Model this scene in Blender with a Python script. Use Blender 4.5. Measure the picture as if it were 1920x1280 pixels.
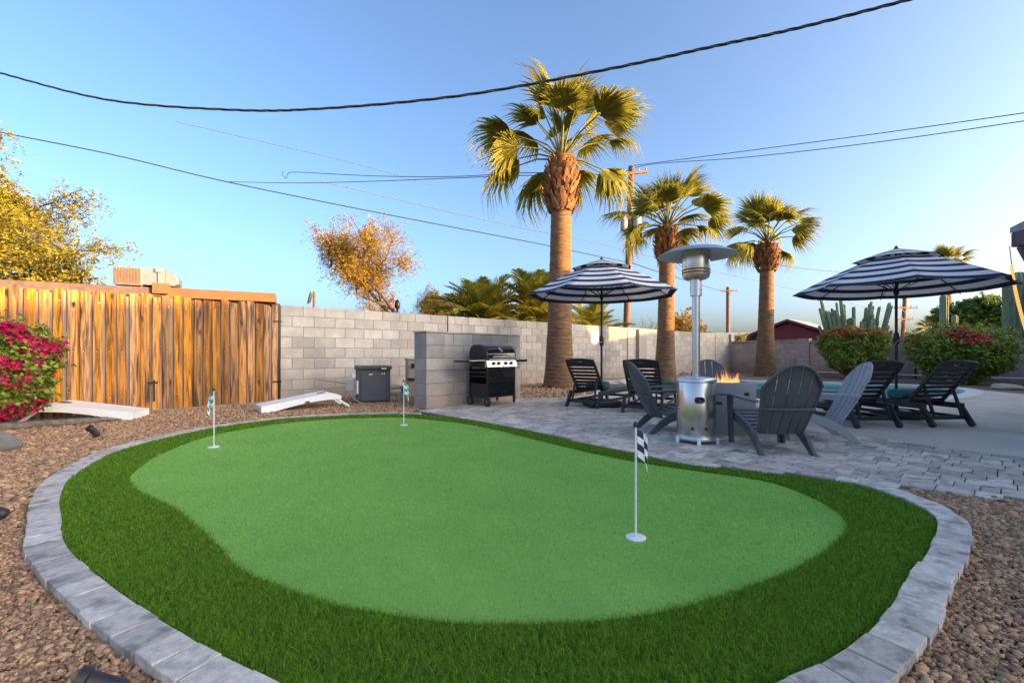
import bpy, math, random
import numpy as np
from mathutils import Vector, Matrix
R = math.radians
for o in list(bpy.data.objects):
    bpy.data.objects.remove(o)
S = bpy.context.scene
COL = S.collection
# ------------------------------------------------------------------ camera, sky, sun, exposure
cam_d = bpy.data.cameras.new('camera'); cam = bpy.data.objects.new('camera', cam_d); COL.objects.link(cam)
cam.location = (0, 0, 1.0); cam.rotation_euler = (R(90), 0, 0)
cam_d.sensor_width = 36; cam_d.lens = 16; cam_d.shift_y = 22/1920; cam_d.clip_start = .05; cam_d.clip_end = 2000
S.camera = cam
SUN_EL = 10.0
SUN_AZ = (.94, -.34)
sun_v = Vector((*SUN_AZ, math.tan(R(SUN_EL)))).normalized()
W = bpy.data.worlds.new('World'); S.world = W; W.use_nodes = True
nt = W.node_tree; nt.nodes.clear()
sky = nt.nodes.new('ShaderNodeTexSky'); sky.sky_type = 'NISHITA'; sky.sun_disc = False
sky.sun_elevation = R(SUN_EL); sky.sun_rotation = math.atan2(*SUN_AZ)
sky.air_density = 0.6; sky.dust_density = 6.0; sky.ozone_density = 2.0; sky.altitude = 300
bg = nt.nodes.new('ShaderNodeBackground'); bg.inputs[1].default_value = 0.15
wo = nt.nodes.new('ShaderNodeOutputWorld')
wb = nt.nodes.new('ShaderNodeMix'); wb.data_type = 'RGBA'; wb.blend_type = 'MULTIPLY'; wb.inputs[0].default_value = 1; wb.inputs[7].default_value = (1.04, 1.02, .96, 1)   # white balance
hs_ = nt.nodes.new('ShaderNodeHueSaturation'); hs_.inputs['Saturation'].default_value = 1.08
nt.links.new(sky.outputs[0], wb.inputs[6]); nt.links.new(wb.outputs[2], hs_.inputs['Color']); nt.links.new(hs_.outputs[0], bg.inputs[0]); nt.links.new(bg.outputs[0], wo.inputs[0])
sd = bpy.data.lights.new('sun', 'SUN'); sd.energy = 3.8; sd.angle = R(.5); sd.color = (1, .55, .15)
so = bpy.data.objects.new('sun', sd); COL.objects.link(so)
so.rotation_euler = sun_v.to_track_quat('Z', 'Y').to_euler(); so.location = (20, -10, 20)
S.view_settings.view_transform = 'Standard'; S.view_settings.look = 'None'
S.view_settings.gamma = 1; S.view_settings.use_curve_mapping = False
S.view_settings.exposure = 2.13
S.render.engine = 'CYCLES'

# ------------------------------------------------------------------ helpers
F = 1920*16/36; HZ = 662.0
def gp(x, y, z=0.0):                      # a spot on the ground (or at height z) seen at a point of the photograph
    D = F*(1-z)/(y-HZ); return ((x-960)/F*D, D)
def at(x, y, D):
    return Vector(((x-960)/F*D, D, 1+(HZ-y)/F*D))
rng = np.random.default_rng(7); random.seed(7)

class MB:
    def __init__(s): s.v = []; s.f = []; s.uv = None
    def add(s, vs, fs):
        b = len(s.v); s.v += [tuple(p) for p in vs]; s.f += [tuple(i+b for i in f) for f in fs]; return s
    def box(s, c, d, rz=0, M=None):
        x, y, z = d[0]/2, d[1]/2, d[2]/2
        vs = [Vector((i*x, j*y, k*z)) for k in (-1, 1) for j in (-1, 1) for i in (-1, 1)]
        m = M if M else Matrix.Rotation(rz, 3, 'Z')
        vs = [m @ v + Vector(c) for v in vs]
        return s.add(vs, [(0,2,3,1),(4,5,7,6),(0,1,5,4),(2,6,7,3),(0,4,6,2),(1,3,7,5)])
    def bar(s, a, b, w, h, up=(0,0,1)):
        a = Vector(a); b = Vector(b); d = (b-a); L = d.length; y = d.normalized()
        x = y.cross(Vector(up)); x = x.normalized() if x.length > 1e-5 else Vector((1,0,0)); z = x.cross(y)
        M = Matrix((x, y, z)).transposed()
        return s.box((a+b)/2, (w, L, h), M=M)
    def tube(s, pts, r, n=8, cap=True):
        pts = [Vector(p) for p in pts]; k = len(pts)
        rr = r if hasattr(r, '__len__') else [r]*k
        vs = []; fs = []; prev = None
        for i, p in enumerate(pts):
            t = (pts[min(i+1, k-1)]-pts[max(i-1, 0)]).normalized()
            if prev is None:
                a = t.cross(Vector((0,0,1)));
                if a.length < .05: a = t.cross(Vector((0,1,0)))
            else: a = prev - t*prev.dot(t)
            a.normalize(); prev = a; b = t.cross(a)
            for j in range(n):
                q = 2*math.pi*j/n; vs.append(p+(a*math.cos(q)+b*math.sin(q))*rr[i])
        for i in range(k-1):
            for j in range(n):
                fs.append((i*n+j, i*n+(j+1) % n, (i+1)*n+(j+1) % n, (i+1)*n+j))
        if cap: fs.append(tuple(range(n-1, -1, -1))); fs.append(tuple((k-1)*n+j for j in range(n)))
        return s.add(vs, fs)
    def lathe(s, prof, n=32, c=(0,0,0), cap=True):
        vs = []; fs = []; k = len(prof)
        for (r, z) in prof:
            for j in range(n):
                q = 2*math.pi*j/n; vs.append((c[0]+r*math.cos(q), c[1]+r*math.sin(q), c[2]+z))
        for i in range(k-1):
            for j in range(n): fs.append((i*n+j, i*n+(j+1) % n, (i+1)*n+(j+1) % n, (i+1)*n+j))
        if cap: fs.append(tuple(range(n-1, -1, -1))); fs.append(tuple((k-1)*n+j for j in range(n)))
        return s.add(vs, fs)
    def prism(s, poly, z0, z1):
        n = len(poly); vs = [(x, y, z0) for x, y in poly]+[(x, y, z1) for x, y in poly]
        fs = [tuple(range(n-1, -1, -1)), tuple(range(n, 2*n))]+[(i, (i+1) % n, n+(i+1) % n, n+i) for i in range(n)]
        return s.add(vs, fs)
    def extr(s, prof, x0, x1):            # profile in (y, z) swept along x
        n = len(prof); vs = [(x0, y, z) for y, z in prof]+[(x1, y, z) for y, z in prof]
        fs = [tuple(range(n)), tuple(range(2*n-1, n-1, -1))]+[(i, n+i, n+(i+1) % n, (i+1) % n) for i in range(n)]
        return s.add(vs, fs)
    def build(s, name, m, parent=None, smooth=False, bevel=0, loc=None, rz=0, auto=None):
        me = bpy.data.meshes.new(name); me.from_pydata(s.v, [], s.f); me.update()
        import bmesh
        bm = bmesh.new(); bm.from_mesh(me); bmesh.ops.recalc_face_normals(bm, faces=bm.faces); bm.to_mesh(me); bm.free()
        if smooth:
            for p in me.polygons: p.use_smooth = True
            try: me.set_sharp_from_angle(angle=R(auto or 40))
            except Exception: pass
        if m: me.materials.append(m)
        return put(name, me, parent, loc, rz, bevel)
def put(name, me, parent=None, loc=None, rz=0, bevel=0):
    o = bpy.data.objects.new(name, me); COL.objects.link(o)
    if parent: o.parent = parent
    if loc is not None: o.location = loc
    if rz: o.rotation_euler = (0, 0, rz)
    if bevel:
        b = o.modifiers.new('bevel', 'BEVEL'); b.width = bevel; b.segments = 2; b.limit_method = 'ANGLE'
    return o
def fastmesh(name, V, Fc, m, parent=None, smooth=False):        # V (n,3), Fc (m,k) numpy
    me = bpy.data.meshes.new(name); n, k = Fc.shape
    me.vertices.add(len(V)); me.vertices.foreach_set('co', V.astype(np.float32).ravel())
    me.loops.add(n*k); me.loops.foreach_set('vertex_index', Fc.astype(np.int32).ravel())
    me.polygons.add(n); me.polygons.foreach_set('loop_start', np.arange(0, n*k, k, dtype=np.int32))
    try: me.polygons.foreach_set('loop_total', np.full(n, k, np.int32))
    except Exception: pass
    if smooth: me.polygons.foreach_set('use_smooth', np.ones(n, bool))
    me.update(calc_edges=True); me.validate()
    if m: me.materials.append(m)
    return put(name, me, parent)
def tag(o, label=None, cat=None, group=None, kind=None):
    if label: o['label'] = label
    if cat: o['category'] = cat
    if group: o['group'] = group
    if kind: o['kind'] = kind
    return o
def thing(name, label, cat, loc=(0,0,0), rz=0, group=None):
    o = bpy.data.objects.new(name, None); COL.objects.link(o); o.empty_display_size = .1
    o.location = loc; o.rotation_euler = (0, 0, rz); return tag(o, label, cat, group)
def copy_tree(o, parent=None):
    c = o.copy(); COL.objects.link(c); c.parent = parent
    for ch in o.children: copy_tree(ch, c)
    return c
def catmull(P, n=8, closed=True):
    P = [np.array(p, float) for p in P]; k = len(P); out = []
    for i in range(k if closed else k-1):
        g = (lambda j: P[j % k]) if closed else (lambda j: P[max(0, min(k-1, j))])
        a, b, c, d = g(i-1), g(i), g(i+1), g(i+2)
        for t in np.arange(n)/n:
            out.append(.5*((2*b)+(c-a)*t+(2*a-5*b+4*c-d)*t*t+(3*b-a-3*c+d)*t**3))
    if not closed: out.append(P[-1])
    return np.array(out)
def inside(P, poly):
    x, y = P[:, 0], P[:, 1]; r = np.zeros(len(P), bool); n = len(poly); j = n-1
    for i in range(n):
        xi, yi = poly[i]; xj, yj = poly[j]
        c = ((yi > y) != (yj > y)) & (x < (xj-xi)*(y-yi)/(yj-yi+1e-12)+xi); r ^= c; j = i
    return r

# ------------------------------------------------------------------ materials
def mat(name, c1, c2=None, scale=6, rough=.7, metal=0, bump=0, bscale=None, rand=0, hue=0, stretch=(1,1,1), lo=.35, hi=.65, detail=6,
        c3=None, s3=1.5, spec=.5, trans=0, coat=0, dirt=None):
    m = bpy.data.materials.new(name); m.use_nodes = True; N = m.node_tree.nodes; L = m.node_tree.links
    b = N['Principled BSDF']; b.inputs['Roughness'].default_value = rough; b.inputs['Metallic'].default_value = metal
    b.inputs['Specular IOR Level'].default_value = spec; b.inputs['Coat Weight'].default_value = coat
    tc = N.new('ShaderNodeTexCoord'); oi = N.new('ShaderNodeObjectInfo'); ge = N.new('ShaderNodeNewGeometry')
    ad = N.new('ShaderNodeMath'); ad.operation = 'ADD'; L.new(oi.outputs['Random'], ad.inputs[0]); L.new(ge.outputs['Random Per Island'], ad.inputs[1])
    fr = N.new('ShaderNodeMath'); fr.operation = 'FRACT'; L.new(ad.outputs[0], fr.inputs[0])
    mul = N.new('ShaderNodeMath'); mul.operation = 'MULTIPLY'; L.new(fr.outputs[0], mul.inputs[0]); mul.inputs[1].default_value = 37.0 if rand else 0
    va = N.new('ShaderNodeVectorMath'); L.new(tc.outputs['Object'], va.inputs[0]); L.new(mul.outputs[0], va.inputs[1])
    mp = N.new('ShaderNodeMapping'); mp.inputs['Scale'].default_value = stretch; L.new(va.outputs[0], mp.inputs[0])
    col = None
    if c2 is None: c2 = tuple(x*.8 for x in c1)
    n1 = N.new('ShaderNodeTexNoise'); n1.inputs['Scale'].default_value = scale; n1.inputs['Detail'].default_value = detail; n1.inputs['Roughness'].default_value = .6
    L.new(mp.outputs[0], n1.inputs['Vector'])
    rp = N.new('ShaderNodeValToRGB'); L.new(n1.outputs['Fac'], rp.inputs[0])
    rp.color_ramp.elements[0].position = lo; rp.color_ramp.elements[1].position = hi
    rp.color_ramp.elements[0].color = (*c1, 1); rp.color_ramp.elements[1].color = (*c2, 1); col = rp.outputs[0]
    if c3:
        n3 = N.new('ShaderNodeTexNoise'); n3.inputs['Scale'].default_value = s3; n3.inputs['Detail'].default_value = 4; L.new(mp.outputs[0], n3.inputs['Vector'])
        r3 = N.new('ShaderNodeMapRange'); r3.inputs[1].default_value = .52; r3.inputs[2].default_value = .68; L.new(n3.outputs['Fac'], r3.inputs[0])
        mx = N.new('ShaderNodeMix'); mx.data_type = 'RGBA'; L.new(r3.outputs[0], mx.inputs[0]); L.new(col, mx.inputs[6]); mx.inputs[7].default_value = (*c3, 1); col = mx.outputs[2]
    if rand or hue:
        hs = N.new('ShaderNodeHueSaturation'); L.new(col, hs.inputs['Color'])
        mr = N.new('ShaderNodeMapRange'); L.new(fr.outputs[0], mr.inputs[0]); mr.inputs[3].default_value = 1-rand; mr.inputs[4].default_value = 1+rand; L.new(mr.outputs[0], hs.inputs['Value'])
        if hue:
            wn = N.new('ShaderNodeTexWhiteNoise'); wn.noise_dimensions = '1D'; L.new(mul.outputs[0], wn.inputs['W'])
            m2 = N.new('ShaderNodeMapRange'); L.new(wn.outputs['Value'], m2.inputs[0]); m2.inputs[3].default_value = .5-hue; m2.inputs[4].default_value = .5+hue; L.new(m2.outputs[0], hs.inputs['Hue'])
        col = hs.outputs[0]
    if dirt:                                   # soil splashed up the foot of the wall
        ps = N.new('ShaderNodeSeparateXYZ'); L.new(ge.outputs['Position'], ps.inputs[0]); nd = N.new('ShaderNodeTexNoise'); nd.inputs['Scale'].default_value = 2.2; nd.inputs['Detail'].default_value = 6; L.new(ge.outputs['Position'], nd.inputs['Vector'])
        sm = N.new('ShaderNodeMath'); sm.operation = 'MULTIPLY_ADD'; L.new(nd.outputs['Fac'], sm.inputs[0]); sm.inputs[1].default_value = -1.1; L.new(ps.outputs[2], sm.inputs[2])
        dm = N.new('ShaderNodeMapRange'); L.new(sm.outputs[0], dm.inputs[0]); dm.inputs[1].default_value = -.55; dm.inputs[2].default_value = .15; dm.inputs[3].default_value = .6; dm.inputs[4].default_value = 0
        mx = N.new('ShaderNodeMix'); mx.data_type = 'RGBA'; L.new(dm.outputs[0], mx.inputs[0]); L.new(col, mx.inputs[6]); mx.inputs[7].default_value = (*dirt, 1); col = mx.outputs[2]
        n5 = N.new('ShaderNodeTexNoise'); n5.inputs['Scale'].default_value = .8; n5.inputs['Detail'].default_value = 5; mp5 = N.new('ShaderNodeMapping'); mp5.inputs['Scale'].default_value = (1.6,1.6,.5); L.new(ge.outputs['Position'], mp5.inputs[0]); L.new(mp5.outputs[0], n5.inputs['Vector'])
        d5 = N.new('ShaderNodeMapRange'); L.new(n5.outputs['Fac'], d5.inputs[0]); d5.inputs[1].default_value = .45; d5.inputs[2].default_value = .75; d5.inputs[3].default_value = 1; d5.inputs[4].default_value = .72
        h5 = N.new('ShaderNodeHueSaturation'); L.new(col, h5.inputs['Color']); L.new(d5.outputs[0], h5.inputs['Value']); col = h5.outputs[0]
    L.new(col, b.inputs['Base Color'])
    if bump:
        nb = N.new('ShaderNodeTexNoise'); nb.inputs['Scale'].default_value = bscale or scale*4; nb.inputs['Detail'].default_value = 5; L.new(mp.outputs[0], nb.inputs['Vector'])
        bp = N.new('ShaderNodeBump'); bp.inputs['Strength'].default_value = bump; bp.inputs['Distance'].default_value = .01
        L.new(nb.outputs['Fac'], bp.inputs['Height']); L.new(bp.outputs[0], b.inputs['Normal'])
    if trans:                                  # thin leaf: some light passes through
        tr = N.new('ShaderNodeBsdfTranslucent'); L.new(col, tr.inputs[0]); ms = N.new('ShaderNodeMixShader'); ms.inputs[0].default_value = trans
        L.new(b.outputs[0], ms.inputs[1]); L.new(tr.outputs[0], ms.inputs[2]); L.new(ms.outputs[0], N['Material Output'].inputs[0])
    return m
M = {}
M['gravel'] = mat('gravel', (.30,.185,.115), (.15,.09,.06), 60, .95, bump=.8, bscale=90, c3=(.36,.25,.17), s3=30)
M['pebble'] = mat('pebble', (.48,.28,.155), (.33,.19,.105), 30, .9, rand=.55, hue=.016)
M['dirt'] = mat('dirt', (.22,.14,.10), (.14,.09,.06), 8, .95, bump=.6, bscale=40)
M['paver'] = mat('paver', (.66,.55,.46), (.47,.395,.33), 22, .85, bump=.6, bscale=60, rand=.28, c3=(.27,.235,.21), s3=9)
M['curb'] = mat('curb', (.66,.57,.485), (.47,.41,.355), 26, .85, bump=.6, bscale=70, rand=.2, c3=(.27,.24,.215), s3=11)
M['joint_sand'] = mat('joint_sand', (.12,.10,.09), (.08,.07,.065), 40, .95, bump=.5)
M['concrete'] = mat('concrete', (.62,.53,.43), (.53,.455,.37), 1.3, .85, bump=.15, bscale=60, c3=(.46,.385,.30), s3=.9)
M['block'] = mat('block', (.54,.48,.425), (.44,.39,.345), 5, .92, bump=.35, bscale=70, rand=.12, c3=(.40,.35,.31), s3=1.1, dirt=(.40,.27,.19))
M['block_dark'] = mat('block_dark', (.44,.395,.36), (.36,.32,.295), 5, .92, bump=.35, bscale=70, rand=.12, dirt=(.36,.25,.18))
M['block_pink'] = mat('block_pink', (.52,.40,.34), (.43,.33,.28), 5, .92, bump=.35, bscale=70, rand=.13, dirt=(.34,.24,.18))
M['mortar'] = mat('mortar', (.27,.25,.235), (.2,.185,.175), 20, .95, bump=.3)
M['turf_base'] = mat('turf_base', (.012,.045,.006), (.02,.03,.01), 40, .95)
M['blade'] = mat('blade', (.185,.34,.022), (.11,.24,.015), 2, .65, rand=.6, hue=.035, trans=.25, spec=.25)
M['green'] = mat('green', (.27,.50,.10), (.20,.41,.08), 1.6, .85, bump=.6, bscale=320, c3=(.28,.42,.09), s3=90, spec=.2)
M['nap'] = mat('nap', (.28,.53,.095), (.20,.415,.07), 1.6, .8, stretch=(1,.4,1), rand=.4, hue=.02, spec=.2)
M['white'] = mat('white', (.90,.89,.88), (.84,.83,.82), 3, .45)
M['white_paint'] = mat('white_paint', (.8,.8,.82), (.74,.74,.76), 6, .4)
M['black_plastic'] = mat('black_plastic', (.020,.019,.020), (.030,.028,.028), 12, .45)
M['black_gloss'] = mat('black_gloss', (.008,.009,.012), (.012,.012,.016), 10, .12, coat=.5)
M['dark_steel'] = mat('dark_steel', (.03,.03,.034), (.02,.02,.023), 10, .4, metal=.6)
M['bronze'] = mat('bronze', (.035,.022,.022), (.025,.017,.017), 10, .4, metal=.4)
M['charcoal'] = mat('charcoal', (.10,.101,.103), (.075,.077,.079), 4, .5)
M['charcoal_light'] = mat('charcoal_light', (.34,.34,.35), (.29,.29,.30), 4, .5)
M['steel'] = mat('steel', (.66,.63,.58), (.56,.53,.49), 14, .27, metal=1, stretch=(1,1,.05))
M['steel_matte'] = mat('steel_matte', (.62,.62,.62), (.55,.55,.55), 20, .35, metal=1)
M['pit'] = mat('pit', (.30,.295,.30), (.25,.245,.25), 3, .8, bump=.15, bscale=60)
M['navy'] = mat('navy', (.02,.025,.07), (.03,.035,.085), 30, .9)
M['teal'] = mat('teal', (.02,.19,.20), (.015,.15,.16), 30, .85)
M['wood'] = None
M['trunk'] = mat('trunk', (.29,.15,.062), (.10,.052,.027), 5, .95, bump=.9, bscale=14, stretch=(1,1,5), c3=(.20,.13,.085), s3=1)
M['boot'] = mat('boot', (.34,.16,.06), (.12,.05,.024), 4, .9, rand=.6)
M['frond'] = mat('frond', (.34,.31,.04), (.22,.225,.03), 2, .55, rand=.35, hue=.02, trans=.42, spec=.3)
M['petiole'] = mat('petiole', (.16,.17,.045), (.12,.13,.03), 5, .6)
M['dead_frond'] = mat('dead_frond', (.30,.19,.07), (.2,.12,.05), 4, .8, rand=.3, trans=.2)
M['leaf'] = mat('leaf', (.30,.36,.042), (.19,.26,.03), 3, .5, rand=.45, hue=.03, trans=.3)
M['leaf_yellow'] = mat('leaf_yellow', (.33,.28,.03), (.22,.21,.025), 2, .6, rand=.35, hue=.02, trans=.4)
M['leaf_orange'] = mat('leaf_orange', (.46,.29,.04), (.33,.23,.035), 1, .7, rand=.35, hue=.02, trans=.4)
M['leaf_dark'] = mat('leaf_dark', (.13,.21,.03), (.085,.15,.022), 2, .5, rand=.4, hue=.02, trans=.3)
M['magenta'] = mat('magenta', (.64,.014,.12), (.48,.008,.085), 3, .6, rand=.3, hue=.015, trans=.35)
M['red_flower'] = mat('red_flower', (.62,.04,.04), (.48,.03,.03), 3, .6, rand=.3, hue=.02, trans=.35)
M['bark'] = mat('bark', (.11,.07,.05), (.06,.04,.03), 8, .95, bump=.8, stretch=(1,1,.3))
M['cactus'] = mat('cactus', (.22,.28,.16), (.15,.21,.12), 4, .7, bump=.2, rand=.15)
M['pole_wood'] = mat('pole_wood', (.22,.12,.06), (.14,.08,.045), 4, .9, bump=.4, stretch=(3,3,.3))
M['wire'] = mat('wire', (.02,.022,.028), (.035,.037,.042), 10, .6)
M['wire_pale'] = mat('wire_pale', (.13,.125,.11), (.10,.098,.09), 10, .8)
M['rock'] = mat('rock', (.22,.21,.20), (.13,.125,.12), 5, .9, bump=.7, bscale=12)
M['rock_pale'] = mat('rock_pale', (.45,.37,.30), (.36,.29,.24), 4, .9, bump=.4)
M['driftwood'] = mat('driftwood', (.24,.18,.14), (.10,.075,.06), 6, .9, bump=.9, bscale=20, stretch=(.5,3,3))
M['stucco'] = mat('stucco', (.24,.12,.06), (.19,.095,.05), 3, .95, bump=.4, bscale=60)
M['stucco_pale'] = mat('stucco_pale', (.50,.46,.42), (.45,.41,.37), 3, .95, bump=.4, bscale=60)
M['roof_brown'] = mat('roof_brown', (.17,.12,.115), (.12,.085,.085), 6, .9, bump=.5)
M['roof_gray'] = mat('roof_gray', (.33,.33,.35), (.25,.25,.27), 6, .9, bump=.5)
M['fascia'] = mat('fascia', (.13,.09,.10), (.10,.075,.085), 6, .7)
M['red_paint'] = mat('red_paint', (.22,.035,.04), (.18,.03,.035), 5, .8)
M['galv'] = mat('galv', (.40,.40,.39), (.30,.30,.30), 6, .45, metal=.7)
M['tan_plastic'] = mat('tan_plastic', (.42,.36,.27), (.36,.31,.235), 6, .6)
M['grey_box'] = mat('grey_box', (.36,.36,.35), (.30,.30,.29), 6, .6)
M['heater_body'] = mat('heater_body', (.075,.08,.09), (.06,.064,.074), 8, .5)
M['plaster'] = mat('plaster', (.22,.66,.60), (.18,.60,.55), 2, .8)
M['coping'] = mat('coping', (.66,.64,.60), (.58,.56,.53), 6, .8)
M['cushion'] = mat('cushion', (.03,.14,.12), (.025,.11,.10), 30, .9)
M['fire_glass'] = mat('fire_glass', (.05,.035,.03), (.09,.05,.03), 40, .5)
M['copper'] = mat('copper', (.5,.2,.08), (.4,.16,.07), 6, .5)
def wood_mat():
    m = bpy.data.materials.new('cedar_board'); m.use_nodes = True; N = m.node_tree.nodes; L = m.node_tree.links; b = N['Principled BSDF']
    b.inputs['Roughness'].default_value = .75
    tc = N.new('ShaderNodeTexCoord'); oi = N.new('ShaderNodeObjectInfo'); mul = N.new('ShaderNodeMath'); mul.operation = 'MULTIPLY'; mul.inputs[1].default_value = 53
    L.new(oi.outputs['Random'], mul.inputs[0])
    va = N.new('ShaderNodeVectorMath'); L.new(tc.outputs['Object'], va.inputs[0]); L.new(mul.outputs[0], va.inputs[1])
    def noise(st, sc, dt=5, dist=0):
        mp = N.new('ShaderNodeMapping'); mp.inputs['Scale'].default_value = st; L.new(va.outputs[0], mp.inputs[0])
        n = N.new('ShaderNodeTexNoise'); n.inputs['Scale'].default_value = sc; n.inputs['Detail'].default_value = dt; n.inputs['Distortion'].default_value = dist; L.new(mp.outputs[0], n.inputs[0]); return n.outputs['Fac']
    g = noise((1, 1, .05), 42, 6, .6)                    # fine grain
    r = N.new('ShaderNodeValToRGB'); L.new(g, r.inputs[0]); e = r.color_ramp.elements
    e[0].position = .36; e[0].color = (.20,.08,.024,1); e[1].position = .58; e[1].color = (.74,.31,.062,1)
    w = noise((1, 1, .07), 17, 5, .8)                   # weathered dark streaks running down the board
    mr = N.new('ShaderNodeMapRange'); mr.inputs[1].default_value = .50; mr.inputs[2].default_value = .66; L.new(w, mr.inputs[0])
    mx = N.new('ShaderNodeMix'); mx.data_type = 'RGBA'; L.new(mr.outputs[0], mx.inputs[0]); L.new(r.outputs[0], mx.inputs[6]); mx.inputs[7].default_value = (.065,.034,.022,1)
    mp = N.new('ShaderNodeMapping'); mp.inputs['Scale'].default_value = (1, 1, .45); L.new(va.outputs[0], mp.inputs[0])
    vo = N.new('ShaderNodeTexVoronoi'); vo.inputs['Scale'].default_value = 4.6; L.new(mp.outputs[0], vo.inputs['Vector'])
    kr = N.new('ShaderNodeMapRange'); kr.inputs[1].default_value = .07; kr.inputs[2].default_value = .17; kr.inputs[3].default_value = 1; kr.inputs[4].default_value = 0; L.new(vo.outputs['Distance'], kr.inputs[0])
    mk = N.new('ShaderNodeMix'); mk.data_type = 'RGBA'; L.new(kr.outputs[0], mk.inputs[0]); L.new(mx.outputs[2], mk.inputs[6]); mk.inputs[7].default_value = (.018,.010,.007,1)
    hs = N.new('ShaderNodeHueSaturation'); L.new(mk.outputs[2], hs.inputs['Color'])
    a = N.new('ShaderNodeMapRange'); L.new(oi.outputs['Random'], a.inputs[0]); a.inputs[3].default_value = .5; a.inputs[4].default_value = 1.08; L.new(a.outputs[0], hs.inputs['Value'])
    wn = N.new('ShaderNodeTexWhiteNoise'); wn.noise_dimensions = '1D'; L.new(mul.outputs[0], wn.inputs['W'])
    a2 = N.new('ShaderNodeMapRange'); L.new(wn.outputs['Value'], a2.inputs[0]); a2.inputs[3].default_value = .88; a2.inputs[4].default_value = 1.15; L.new(a2.outputs[0], hs.inputs['Saturation'])
    L.new(hs.outputs[0], b.inputs['Base Color'])
    bp = N.new('ShaderNodeBump'); bp.inputs['Strength'].default_value = .5; bp.inputs['Distance'].default_value = .006; L.new(g, bp.inputs['Height']); L.new(bp.outputs[0], b.inputs['Normal'])
    return m
M['wood'] = wood_mat()
M['wood_back'] = mat('wood_back', (.34,.27,.25), (.2,.15,.135), 20, .8, stretch=(1,1,.06), rand=.2)
def stripe_mat(name, n, off=0.0):
    m = bpy.data.materials.new(name); m.use_nodes = True; N = m.node_tree.nodes; L = m.node_tree.links; b = N['Principled BSDF']; b.inputs['Roughness'].default_value = .85
    uv = N.new('ShaderNodeUVMap'); sp = N.new('ShaderNodeSeparateXYZ'); L.new(uv.outputs[0], sp.inputs[0])
    mu = N.new('ShaderNodeMath'); mu.operation = 'MULTIPLY_ADD'; mu.inputs[1].default_value = n; mu.inputs[2].default_value = off; L.new(sp.outputs[1], mu.inputs[0])
    fr = N.new('ShaderNodeMath'); fr.operation = 'FRACT'; L.new(mu.outputs[0], fr.inputs[0])
    gt = N.new('ShaderNodeMath'); gt.operation = 'GREATER_THAN'; gt.inputs[1].default_value = .56; L.new(fr.outputs[0], gt.inputs[0])
    mx = N.new('ShaderNodeMix'); mx.data_type = 'RGBA'; L.new(gt.outputs[0], mx.inputs[0]); mx.inputs[6].default_value = (.86,.84,.84,1); mx.inputs[7].default_value = (.03,.038,.085,1)
    L.new(mx.outputs[2], b.inputs['Base Color'])
    tr = N.new('ShaderNodeBsdfTranslucent'); L.new(mx.outputs[2], tr.inputs[0]); ms = N.new('ShaderNodeMixShader'); ms.inputs[0].default_value = .35
    L.new(b.outputs[0], ms.inputs[1]); L.new(tr.outputs[0], ms.inputs[2]); L.new(ms.outputs[0], N['Material Output'].inputs[0])
    return m
M['stripe'] = stripe_mat('striped_canvas', 5.0); M['stripe_cap'] = stripe_mat('striped_canvas_top', 2.5, .25)
def checker_mat(name, c):
    m = bpy.data.materials.new(name); m.use_nodes = True; N = m.node_tree.nodes; L = m.node_tree.links; b = N['Principled BSDF']; b.inputs['Roughness'].default_value = .8
    uv = N.new('ShaderNodeUVMap'); ch = N.new('ShaderNodeTexChecker'); ch.inputs['Scale'].default_value = 1; L.new(uv.outputs[0], ch.inputs['Vector'])
    ch.inputs['Color1'].default_value = (.8,.8,.83,1); ch.inputs['Color2'].default_value = (*c, 1); L.new(ch.outputs[0], b.inputs['Base Color']); return m
M['check_navy'] = checker_mat('checkered_navy_cloth', (.02,.028,.07)); M['check_teal'] = checker_mat('checkered_teal_cloth', (.02,.28,.28))
def emis(name, c, s):
    m = bpy.data.materials.new(name); m.use_nodes = True; b = m.node_tree.nodes['Principled BSDF']
    b.inputs['Base Color'].default_value = (*c, 1); b.inputs['Emission Color'].default_value = (*c, 1); b.inputs['Emission Strength'].default_value = s; return m
M['bulb'] = emis('lit_bulb', (1, .5, .12), .22)
M['lcd'] = emis('lit_display', (.55, .62, .05), .06)
def water_mat():
    m = bpy.data.materials.new('pool_water'); m.use_nodes = True; N = m.node_tree.nodes; L = m.node_tree.links; N.remove(N['Principled BSDF'])
    t = N.new('ShaderNodeBsdfTransparent'); t.inputs[0].default_value = (.62,.9,.88,1); g = N.new('ShaderNodeBsdfGlossy'); g.inputs['Roughness'].default_value = .03
    fr = N.new('ShaderNodeFresnel'); fr.inputs[0].default_value = 1.2; ms = N.new('ShaderNodeMixShader')
    tc = N.new('ShaderNodeTexCoord'); nz = N.new('ShaderNodeTexNoise'); nz.inputs['Scale'].default_value = 1.6; nz.inputs['Detail'].default_value = 3; L.new(tc.outputs['Object'], nz.inputs[0])
    bp = N.new('ShaderNodeBump'); bp.inputs['Strength'].default_value = .12; bp.inputs['Distance'].default_value = .05; L.new(nz.outputs[0], bp.inputs['Height'])
    L.new(bp.outputs[0], g.inputs['Normal']); L.new(bp.outputs[0], fr.inputs['Normal'])
    L.new(fr.outputs[0], ms.inputs[0]); L.new(t.outputs[0], ms.inputs[1]); L.new(g.outputs[0], ms.inputs[2]); L.new(ms.outputs[0], N['Material Output'].inputs[0]); return m
M['water'] = water_mat()
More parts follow.
